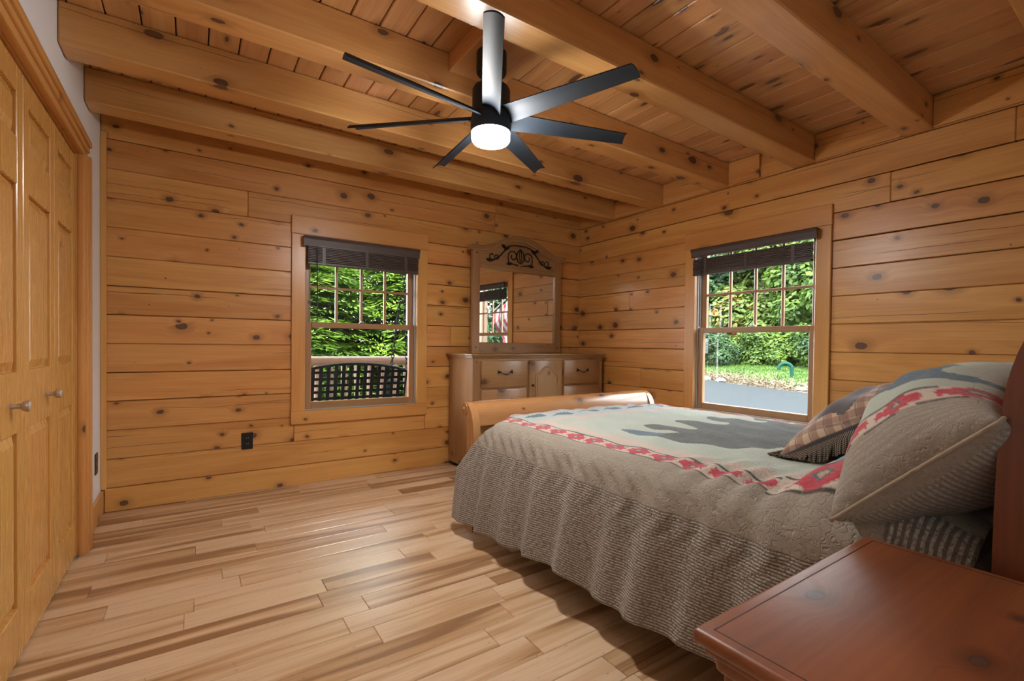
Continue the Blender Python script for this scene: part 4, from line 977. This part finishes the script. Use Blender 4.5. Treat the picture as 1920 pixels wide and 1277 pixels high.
# ---- nightstand
ni = thing('nightstand', (0.89, 0.20, 0), 'reddish pine nightstand with glossy top in the foreground', 'nightstand')
NX0, NX1, NY0, NY1, NZ = 0.588, 1.193, -0.02, 0.407, 0.650
bm = bmesh.new(); add_box(bm, NX0, NX1, NY0, NY1, NZ-0.022, NZ, 0.009, 3); add_box(bm, NX0+.012, NX1-.012, NY0+.012, NY1-.012, NZ-0.036, NZ-0.020, 0.006, 2)
tpn = from_bm('top', bm, ni, 'red_x', 40)
# fine groove line framing the top
gi = 0.022; M['groove'] = plain('groove_shadowline', (0.05, 0.015, 0.008), 0.5)
bm = bmesh.new()
for (a, b, c, d) in ((NX0+gi, NX1-gi, NY1-gi-.0018, NY1-gi), (NX0+gi, NX1-gi, NY0+gi, NY0+gi+.0018), (NX0+gi, NX0+gi+.0018, NY0+gi, NY1-gi), (NX1-gi-.0018, NX1-gi, NY0+gi, NY1-gi)): add_box(bm, a, b, c, d, NZ-0.001, NZ+0.0004)
from_bm('groove', bm, tpn, 'groove')
bx0, bx1, by0, by1 = NX0+.035, NX1-.035, NY0+.02, NY1-.03
bm = bmesh.new(); add_box(bm, bx0+.006, bx1-.006, by0+.004, by1-.004, 0.08, NZ-0.034); from_bm('body', bm, ni, 'red_z')
for (x, y) in ((bx0, by0), (bx1-.05, by0), (bx0, by1-.05), (bx1-.05, by1-.05)): box('leg', x, x+.05, y, y+.05, 0.0, NZ-0.034, 'red_z', ni, 0.003)
bm = bmesh.new(); add_box(bm, bx0-.010, bx1+.010, by0-.006, by1+.010, NZ-0.062, NZ-0.034, 0.010, 3); from_bm('cove_moulding', bm, ni, 'red_x', 40)
for (z0, z1) in ((0.36, 0.56), (0.12, 0.34)):
    d = box('drawer', bx0+.055, bx1-.055, by1-.006, by1+.012, z0, z1, 'red_x', ni, 0.008, 2)
    lathe('drawer_knob', [(0.006, 0), (0.006, .012), (0.014, .018), (0.015, .026), (0.008, .031)], ((bx0+bx1)/2, by1+.012, (z0+z1)/2), 'iron', d, 16, 'y')

# ================================================================== OUTSIDE THINGS
# ---- porch swing
M['swing'] = plain('black_painted_steel', (0.004, 0.007, 0.008), 0.6, 0.0, spec=0.15, var=0.2)
SX0, SX1, SY = 0.80, 1.86, 4.82
sw = thing('porch_swing', ((SX0+SX1)/2, SY+.2, 0.35), 'black metal lattice porch swing hanging on chains', 'swing')
sc_x = (SX0+SX1)/2
def sw_top(x): t = (x-sc_x)/((SX1-SX0)/2); return 0.838-0.072*t*t
def sw_y(z): return SY-(z-0.42)*0.22
tp_pts = [(SX0+(SX1-SX0)*i/24, 0, 0) for i in range(25)]
tube('top_rail', [(p[0], sw_y(sw_top(p[0])), sw_top(p[0])) for p in tp_pts], 0.014, 'swing', sw, 8)
tube('bottom_rail', [(SX0, sw_y(.44), .44), (SX1, sw_y(.44), .44)], 0.014, 'swing', sw, 8)
tube('end_rail', [(SX1, sw_y(.40), .40), (SX1+.012, sw_y(sw_top(SX1)), sw_top(SX1))], 0.012, 'swing', sw, 8); tube('end_rail', [(SX0, sw_y(.40), .40), (SX0-.012, sw_y(sw_top(SX0)), sw_top(SX0))], 0.012, 'swing', sw, 8)
nvs = 15
for k in range(1, nvs):
    x = SX0+(SX1-SX0)*k/nvs; ztp = sw_top(x); w_ = 0.017
    bm = bmesh.new(); q_ = [(x-w_, 0.44), (x+w_, 0.44), (x+w_, ztp), (x-w_, ztp)]
    A = [bm.verts.new((p[0], sw_y(p[1])-0.004, p[1])) for p in q_]; B_ = [bm.verts.new((p[0], sw_y(p[1])+0.000, p[1])) for p in q_]
    bm.faces.new(A); bm.faces.new(B_[::-1])
    for i in range(4): bm.faces.new((A[i], B_[i], B_[(i+1) % 4], A[(i+1) % 4]))
    bmesh.ops.recalc_face_normals(bm, faces=bm.faces[:]); from_bm('slat', bm, sw, 'swing')
for k in range(5):
    z = 0.500+0.064*k; bm = bmesh.new(); add_box(bm, SX0, SX1, sw_y(z)+0.001, sw_y(z)+0.005, z-0.013, z+0.013); from_bm('slat', bm, sw, 'swing')
for k in range(6): box('seat_slat', SX0, SX1, SY+0.03+.075*k, SY+0.085+.075*k, 0.400, 0.408, 'swing', sw, 0.002)
for x in (SX0, SX1):
    tube('seat_side', [(x, SY, .40), (x, SY+.48, .395)], 0.014, 'swing', sw, 8)
    tube('armrest', [(x, sw_y(.62), .62), (x, SY+.25, .635), (x, SY+.44, .62), (x, SY+.47, .55), (x, SY+.46, .40)], 0.012, 'swing', sw, 8)
def chain(p0, p1):
    p0, p1 = Vector(p0), Vector(p1); d = (p1-p0); n_ = int(d.length/0.046); bm = bmesh.new(); dn = d.normalized(); s1 = dn.orthogonal().normalized(); s2 = dn.cross(s1)
    for i in range(n_):
        c = p0+d*((i+.5)/n_); s_ = s1 if i % 2 else s2
        add_tube(bm, [tuple(c+dn*0.031*math.cos(a)+s_*0.016*math.sin(a)) for a in [2*math.pi*j/8 for j in range(8)]], 0.0052, 4, closed=True)
    return from_bm('chain', bm, sw, 'swing')
for x in (SX1+.01, SX0-.01):
    chain((x, sw_y(.79), .79), (x-0.06 if x > 1 else x+.06, 4.78, 2.48)); chain((x, SY+.44, .63), (x-0.06 if x > 1 else x+.06, 4.78, 1.55))
# ---- porch railing
M['log_x'] = wood('peeled_log', 'x', (0.17, 0.095, 0.056), (0.12, 0.062, 0.034), knot_amt=0.3, rough=0.45)
M['log_z'] = wood('peeled_log_upright', 'z', (0.17, 0.095, 0.056), (0.12, 0.062, 0.034), knot_amt=0.3, rough=0.45)
ra = thing('porch_railing', (0.7, 5.85, -0.07), 'round log porch railing behind the swing', 'railing')
tube('top_log', [(-2.2, 5.85, 0.818), (0.6, 5.85, 0.826), (3.5, 5.85, 0.820)], 0.056, 'log_x', ra, 20)
tube('bottom_log', [(-2.2, 5.85, 0.08), (3.5, 5.85, 0.08)], 0.045, 'log_x', ra, 16)
for k in range(36):
    x = -2.1+.157*k; tube('baluster', [(x, 5.85, 0.05), (x+random.uniform(-.008, .008), 5.85, 0.4), (x, 5.85, 0.79)], 0.036, 'log_z', ra, 10)
for x in (-2.2, 3.45): tube('porch_post', [(x, 5.85, -0.07), (x, 5.85, 2.62)], 0.085, 'log_z', ra, 16)

# ---- trees
M['bark'] = plain('tree_bark', (0.09, 0.065, 0.045), 0.9, var=0.4, nscale=12, bmp=0.6)
M['spruce'] = leaf_mat('spruce_needles', (0.012, 0.048, 0.005), (0.135, 0.235, 0.020), 1.6)
M['leaf1'] = leaf_mat('bright_green_leaves', (0.014, 0.042, 0.006), (0.085, 0.14, 0.018), 0.9)
M['leaf2'] = leaf_mat('blue_green_leaves', (0.010, 0.032, 0.012), (0.038, 0.078, 0.026), 0.8)
M['leaf3'] = leaf_mat('autumn_tinged_leaves', (0.022, 0.050, 0.009), (0.085, 0.125, 0.020), 0.9, c3=(0.19, 0.075, 0.022))
def cards(name, C, D, Nn, ln, wd, parent, mat):
    """diamond leaves: centre C, direction D, normal Nn"""
    C, D, Nn = map(lambda a: np.asarray(a, float), (C, D, Nn)); D /= np.linalg.norm(D, axis=1, keepdims=True)
    Sd = np.cross(D, Nn); Sd /= np.maximum(np.linalg.norm(Sd, axis=1, keepdims=True), 1e-6); ln = np.asarray(ln)[:, None]; wd = np.asarray(wd)[:, None]
    n = len(C); Vv = np.stack([C-D*ln/2, C+Sd*wd/2+D*ln*0.05, C+D*ln/2, C-Sd*wd/2+D*ln*0.05], 1).reshape(-1, 3)
    o_ = Vv.mean(0); me = bpy.data.meshes.new(name); me.vertices.add(4*n); me.vertices.foreach_set('co', (Vv-o_).astype(np.float32).ravel())
    me.loops.add(4*n); me.loops.foreach_set('vertex_index', np.arange(4*n, dtype=np.int32)); me.polygons.add(n)
    me.polygons.foreach_set('loop_start', np.arange(0, 4*n, 4, dtype=np.int32)); me.update(calc_edges=True)
    o = link(name, me, Vector(o_), parent, mat); o['kind'] = 'stuff'; return o
rng = np.random.default_rng(11)
def spruce(base, Ht, R0, label, seed, dens=1.0):
    rg = np.random.default_rng(seed); T = thing('spruce_tree', base, label, 'tree', 'spruces beyond the porch')
    tube('trunk', [base, (base[0], base[1], base[2]+Ht*.5), (base[0], base[1], base[2]+Ht)], [0.16, 0.09, 0.015], 'bark', T, 10)
    C, D, Nn, ln, wd = [], [], [], [], []
    z = 0.25
    while z < Ht*0.97:
        r = R0*(1-z/Ht)**0.8+0.1; nb = int(13+13*r/R0)
        for b in range(nb):
            a = rg.uniform(0, 2*math.pi); br = r*rg.uniform(.75, 1.12); droop = rg.uniform(0.12, 0.30)
            nseg = max(3, int(br/0.085*dens))
            for i in range(nseg):
                t = (i+.6)/nseg; rad = br*t; zz = z+rg.normal(0, .02)-droop*br*t*t+0.12*t
                side = br*0.34*(1-abs(t-.45))*1.0
                for sgn in (-1, 1):
                    m_ = max(2, int(6*dens*(1-t*.4)))
                    for k in range(m_):
                        f = (k+rg.uniform(.2, .9))/m_*side
                        c = np.array((math.cos(a)*(rad+f*.5)-sgn*math.sin(a)*f, math.sin(a)*(rad+f*.5)+sgn*math.cos(a)*f, zz-f*.18+rg.normal(0, .012)))
                        dd = np.array((math.cos(a+sgn*.75), math.sin(a+sgn*.75), -.22+rg.normal(0, .15)))
                        C.append(c+np.array(base)); D.append(dd); Nn.append((rg.normal(0, .25), rg.normal(0, .25), 1)); ln.append(rg.uniform(.10, .20)); wd.append(rg.uniform(.026, .052))
        z += 0.15/dens**.3*(1+0.4*z/Ht)
    cards('needles', C, D, Nn, ln, wd, T, 'spruce'); return T
spruce((1.55, 8.9, -0.45), 4.6, 1.9, 'dense green spruce seen left in the porch-swing window', 3)
spruce((3.55, 9.1, -0.45), 4.8, 2.0, 'dense green spruce seen right in the porch-swing window', 4)
spruce((2.7, 11.2, -0.45), 6.4, 2.9, 'taller spruce standing behind the two porch spruces', 5, 0.95)
spruce((0.2, 10.9, -0.45), 5.6, 2.5, 'spruce further left behind the porch railing', 6, 0.7)
spruce((5.4, 11.2, -0.45), 5.6, 2.7, 'spruce at the right end beyond the porch', 8, 0.7)
def leafy(name, base, Ht, R, mat, label, seed, n, size=(0.16, 0.30), trunk=True, grp=None, low=0.03):
    rg = np.random.default_rng(seed); T = thing(name, base, label, 'tree' if trunk else 'shrub', grp)
    blobs = []
    for k in range(26 if trunk else 12):
        t = rg.uniform(low, 1); rr = R*(math.sin(math.pi*min(1, .15+.85*t))**.6); a = rg.uniform(0, 6.28); q_ = rr*rg.uniform(.15, .8)
        blobs.append((q_*math.cos(a), q_*math.sin(a), Ht*t*.93, R*rg.uniform(.28, .48)))
    B_ = np.array(blobs); idx = rg.integers(0, len(B_), n); v = rg.normal(size=(n, 3)); v /= np.linalg.norm(v, axis=1, keepdims=True)
    C = B_[idx, :3]+v*(B_[idx, 3:4]*rg.uniform(.72, 1.05, (n, 1)))*np.array((1, 1, .72)); C[:, 2] = np.maximum(C[:, 2], 0.03)
    Nn = v*0.7+np.array((0, 0, .6))+rg.normal(0, .35, (n, 3)); D = np.cross(Nn, rg.normal(size=(n, 3))); D[:, 2] -= .3*np.abs(D[:, 2])
    s_ = rg.uniform(size[0], size[1], n)
    cards('foliage', C+np.array(base), D, Nn, s_, s_*rg.uniform(.45, .7, n), T, mat)
    if trunk:
        b = Vector(base); tube('trunk', [b, b+Vector((.1, .05, Ht*.4)), b+Vector((.0, .1, Ht*.85))], [R*.06+.06, R*.05, .03], 'bark', T, 10)
    else:
        for k in range(3): tube('stem', [base, (base[0]+rg.uniform(-.3, .3)*R, base[1]+rg.uniform(-.3, .3)*R, base[2]+Ht*.6)], [.03, .012], 'bark', T, 6)
    return T
def on_bank(x, y):
    d = np.array((x, y))-ed_a; return float(bank_z(d@ev, d@nv))
G = 'trees beyond the driveway'
for i, (x, y, Ht, R, mt, lab, n, sz, tr) in enumerate([
    (23.0, 9.8, 6.8, 2.9, 'leaf1', 'bright green broadleaf tree nearest the green pipe', 17000, (.20, .38), True),
    (24.5, 13.0, 7.0, 3.1, 'leaf3', 'orange-tinged green tree in the middle of the driveway view', 17000, (.20, .38), True),
    (25.5, 16.2, 7.0, 3.2, 'leaf2', 'blue-green tree left of the orange-tinged one', 15000, (.20, .36), True),
    (22.5, 18.0, 6.2, 2.6, 'leaf2', 'dark blue-green tree at the left edge of the driveway view', 13000, (.18, .34), True),
    (30.0, 13.5, 8.0, 4.4, 'leaf2', 'tall hazy tree behind the bright broadleaf trees', 16000, (.25, .5), True),
    (29.0, 20.0, 8.0, 4.6, 'leaf1', 'tall green tree far left beyond the driveway', 14000, (.25, .5), True),
    (27.0, 6.5, 7.0, 3.6, 'leaf1', 'large leafy tree to the right of the green pipe', 14000, (.22, .42), True),
    (19.2, 12.9, 1.7, 1.5, 'leaf2', 'dark rounded shrub on the lawn left of the green pipe', 9000, (.08, .16), False),
    (21.2, 9.3, 1.8, 1.6, 'leaf1', 'bright leafy shrub on the bank above the green pipe', 9000, (.10, .2), False),
    (21.6, 11.6, 1.5, 1.7, 'leaf1', 'low bright shrub in the middle of the bank', 8000, (.10, .2), False),
    (20.6, 7.6, 2.2, 1.6, 'leaf2', 'leafy shrub right behind the green pipe', 8000, (.12, .24), False),
    (17.5, -17.0, 5.5, 3.2, 'leaf2', 'dark green tree in front of the house', 9000, (.25, .45), True),
    (21.0, -9.0, 6.0, 3.6, 'leaf2', 'green tree beyond the near end of the driveway', 9000, (.25, .45), True),
    (10.5, -17.0, 5.0, 3.2, 'leaf1', 'green tree at the far side of the front yard', 8000, (.25, .45), True),
    (22.0, -1.0, 6.5, 3.6, 'leaf1', 'broad green tree across the driveway near the flag', 9000, (.25, .45), True)]):
    zb_ = on_bank(x, y)-0.05 if (np.array((x, y))-ed_a)@nv > 0 else -0.35
    leafy('shrub' if not tr else 'broadleaf_tree', (x, y, zb_), Ht, R, mt, lab, 40+i, n, sz, tr, G if tr else 'shrubs on the bank')
# grass blades on the near part of the bank
n = 26000; s_ = rng.uniform(5, 18, n); t_ = 0.7+rng.uniform(0, 1, n)**1.3*9; keep = t_+rng.normal(0, .35, n) > 1.3; s_, t_ = s_[keep], t_[keep]; n = len(s_)
C = np.stack([ed_a[0]+ev[0]*s_+nv[0]*t_, ed_a[1]+ev[1]*s_+nv[1]*t_, bank_z(s_, t_)+0.03], 1)
M['blade_grass'] = leaf_mat('grass_blades', (0.020, 0.056, 0.004), (0.046, 0.090, 0.009), 1.2)
D = np.stack([rng.normal(0, .45, n), rng.normal(0, .45, n), np.ones(n)], 1); Nn = np.stack([-np.ones(n)+rng.normal(0, .6, n), rng.normal(0, .6, n), rng.normal(0, .2, n)], 1)
gb = cards('grass', C, D, Nn, rng.uniform(.06, .16, n), rng.uniform(.012, .03, n), None, 'blade_grass'); tag(gb, 'blades of green grass on the bank', 'grass')
# dry leaf litter
n = 5000; s_ = rng.uniform(4, 18, n); t_ = np.abs(rng.normal(0.1, .75, n)); C = np.stack([ed_a[0]+ev[0]*s_+nv[0]*t_, ed_a[1]+ev[1]*s_+nv[1]*t_, bank_z(s_, t_)+0.015], 1)
M['litter'] = leaf_mat('dead_leaves', (0.026, 0.018, 0.010), (0.085, 0.060, 0.033), 3.0)
lt = cards('leaf_litter', C, rng.normal(size=(n, 3))*np.array((1, 1, .25)), np.stack([rng.normal(0, .4, n), rng.normal(0, .4, n), np.ones(n)], 1), rng.uniform(.05, .13, n), rng.uniform(.03, .07, n), None, 'litter'); tag(lt, 'dry brown leaf litter along the driveway edge', 'leaf litter')
# stones along the edge
M['stone'] = plain('pale_stone', (0.10, 0.094, 0.088), 0.85, var=0.25, nscale=6, bmp=0.4)
for s_, t_, r_, lab in ((12.45, 0.15, .17, 'largest pale stone at the driveway edge'), (11.95, 0.10, .11, 'small square pale stone between two larger ones'), (11.55, 0.04, .17, 'flat pale stone at the driveway edge below the shrub'), (10.65, 0.03, .17, 'low buried stone nearest the middle of the driveway edge'), (7.35, 0.35, .14, 'single pale stone below the green pipe'), (13.9, 0.1, .13, 'pale stone at the left end of the driveway edge')):
    bm = bmesh.new(); bmesh.ops.create_icosphere(bm, subdivisions=2, radius=1.0); p = bank_pt(s_, t_); rg = np.random.default_rng(int(s_*100))
    for v in bm.verts: v.co = Vector(p)+Vector((v.co.x*r_*rg.uniform(.85, 1.15), v.co.y*r_*rg.uniform(.85, 1.2), v.co.z*r_*.62*rg.uniform(.8, 1.15)+r_*.25))
    o = from_bm('stone', bm, None, 'stone'); tag(o, lab, 'stone', 'stones along the driveway edge')
# green pipe
M['pipe'] = plain('green_plastic_pipe', (0.004, 0.032, 0.022), 0.7, spec=0.08, var=0.1)
pb = Vector((16.55, 7.78, 0)); pb.z = on_bank(pb.x, pb.y); dirv = Vector((-0.50, 0.86, 0)).normalized()
pp = [pb+Vector((0, 0, -.1)), pb+Vector((0, 0, .30))]+[pb+dirv*(0.19*(1-math.cos(a)))+Vector((0, 0, .30+0.17*math.sin(a))) for a in np.linspace(0.2, math.pi, 12)]+[pb+dirv*0.38+Vector((0, 0, .24))]
pi_ = thing('vent_pipe', pb, 'hooked green plastic pipe standing in the lawn', 'pipe')
tube('pipe_bend', pp, 0.058, 'pipe', pi_, 14)
for k in (1, 13): tube('collar', [pp[k]-(pp[k]-pp[k-1]).normalized()*.03, pp[k]+(pp[k]-pp[k-1]).normalized()*.03], 0.066, 'pipe', pi_, 14)

# ---- flag on a porch post, seen in the mirror
fp_ = thing('flag', (5.6, -0.6, 1.6), 'red and white striped flag with blue canton on a staff', 'flag')
M['fl_red'] = plain('flag_red', (0.13, 0.006, 0.010), 0.8, var=0.05); M['fl_white'] = plain('flag_white', (0.18, 0.18, 0.18), 0.8, var=0.03); M['fl_blue'] = plain('flag_blue', (0.006, 0.012, 0.050), 0.8, var=0.05)
tube('staff', [(5.56, -1.12, 1.62), (5.70, -0.22, 2.22)], 0.014, 'fl_white', fp_, 8)
fo = np.array((5.697, -0.235, 2.20)); fd = nrm((-0.14, -0.90, -0.60)); fe = nrm((0.06, 0.36, -0.90))
def flag_pt(u, v): p = fo+fd*u+fe*v; return p+np.array((0.05*math.sin(v*9+u*3), 0.03*math.cos(v*8), 0))
for k in range(13):
    bm = bmesh.new(); nn = 14; u0, u1 = k*0.068, (k+1)*0.068; v0 = 0.48 if k < 7 else 0.0
    A = [bm.verts.new(flag_pt(u0, v0+(1.25-v0)*i/nn)) for i in range(nn+1)]; B_ = [bm.verts.new(flag_pt(u1, v0+(1.25-v0)*i/nn)) for i in range(nn+1)]
    for i in range(nn): bm.faces.new((A[i], A[i+1], B_[i+1], B_[i]))
    from_bm('stripe', bm, fp_, 'fl_red' if k % 2 == 0 else 'fl_white')
bm = bmesh.new(); gr = [[bm.verts.new(flag_pt(0.476*j/6, 0.48*i/6)) for i in range(7)] for j in range(7)]
for j in range(6):
    for i in range(6): bm.faces.new((gr[j][i], gr[j][i+1], gr[j+1][i+1], gr[j+1][i]))
cn = from_bm('canton', bm, fp_, 'fl_blue')
bm = bmesh.new()
for j in range(9):
    for i in range(6 if j % 2 == 0 else 5):
        c = flag_pt(0.476*(j+1)/10, 0.48*(i*2+1+(j % 2))/12)
        nrm_ = np.cross(fd, fe); ring = []
        for a in range(10):
            r_ = 0.017 if a % 2 == 0 else 0.007; ring.append(bm.verts.new(c+nrm_*0.004+(fd*math.cos(a*math.pi/5)+fe*math.sin(a*math.pi/5))*r_))
        bm.faces.new(ring)
from_bm('stars', bm, cn, 'fl_white')
po = thing('side_porch_post', (5.5, -1.2, -0.2), 'timber post with diagonal brace carrying the flag', 'post')
box('post', 5.43, 5.57, -1.27, -1.13, -0.20, 2.75, 'log_z', po, 0.01)
tube('brace', [(5.50, -1.14, 1.25), (5.50, -1.75, 1.95), (5.50, -1.85, 2.05)], 0.04, 'log_z', po, 8)
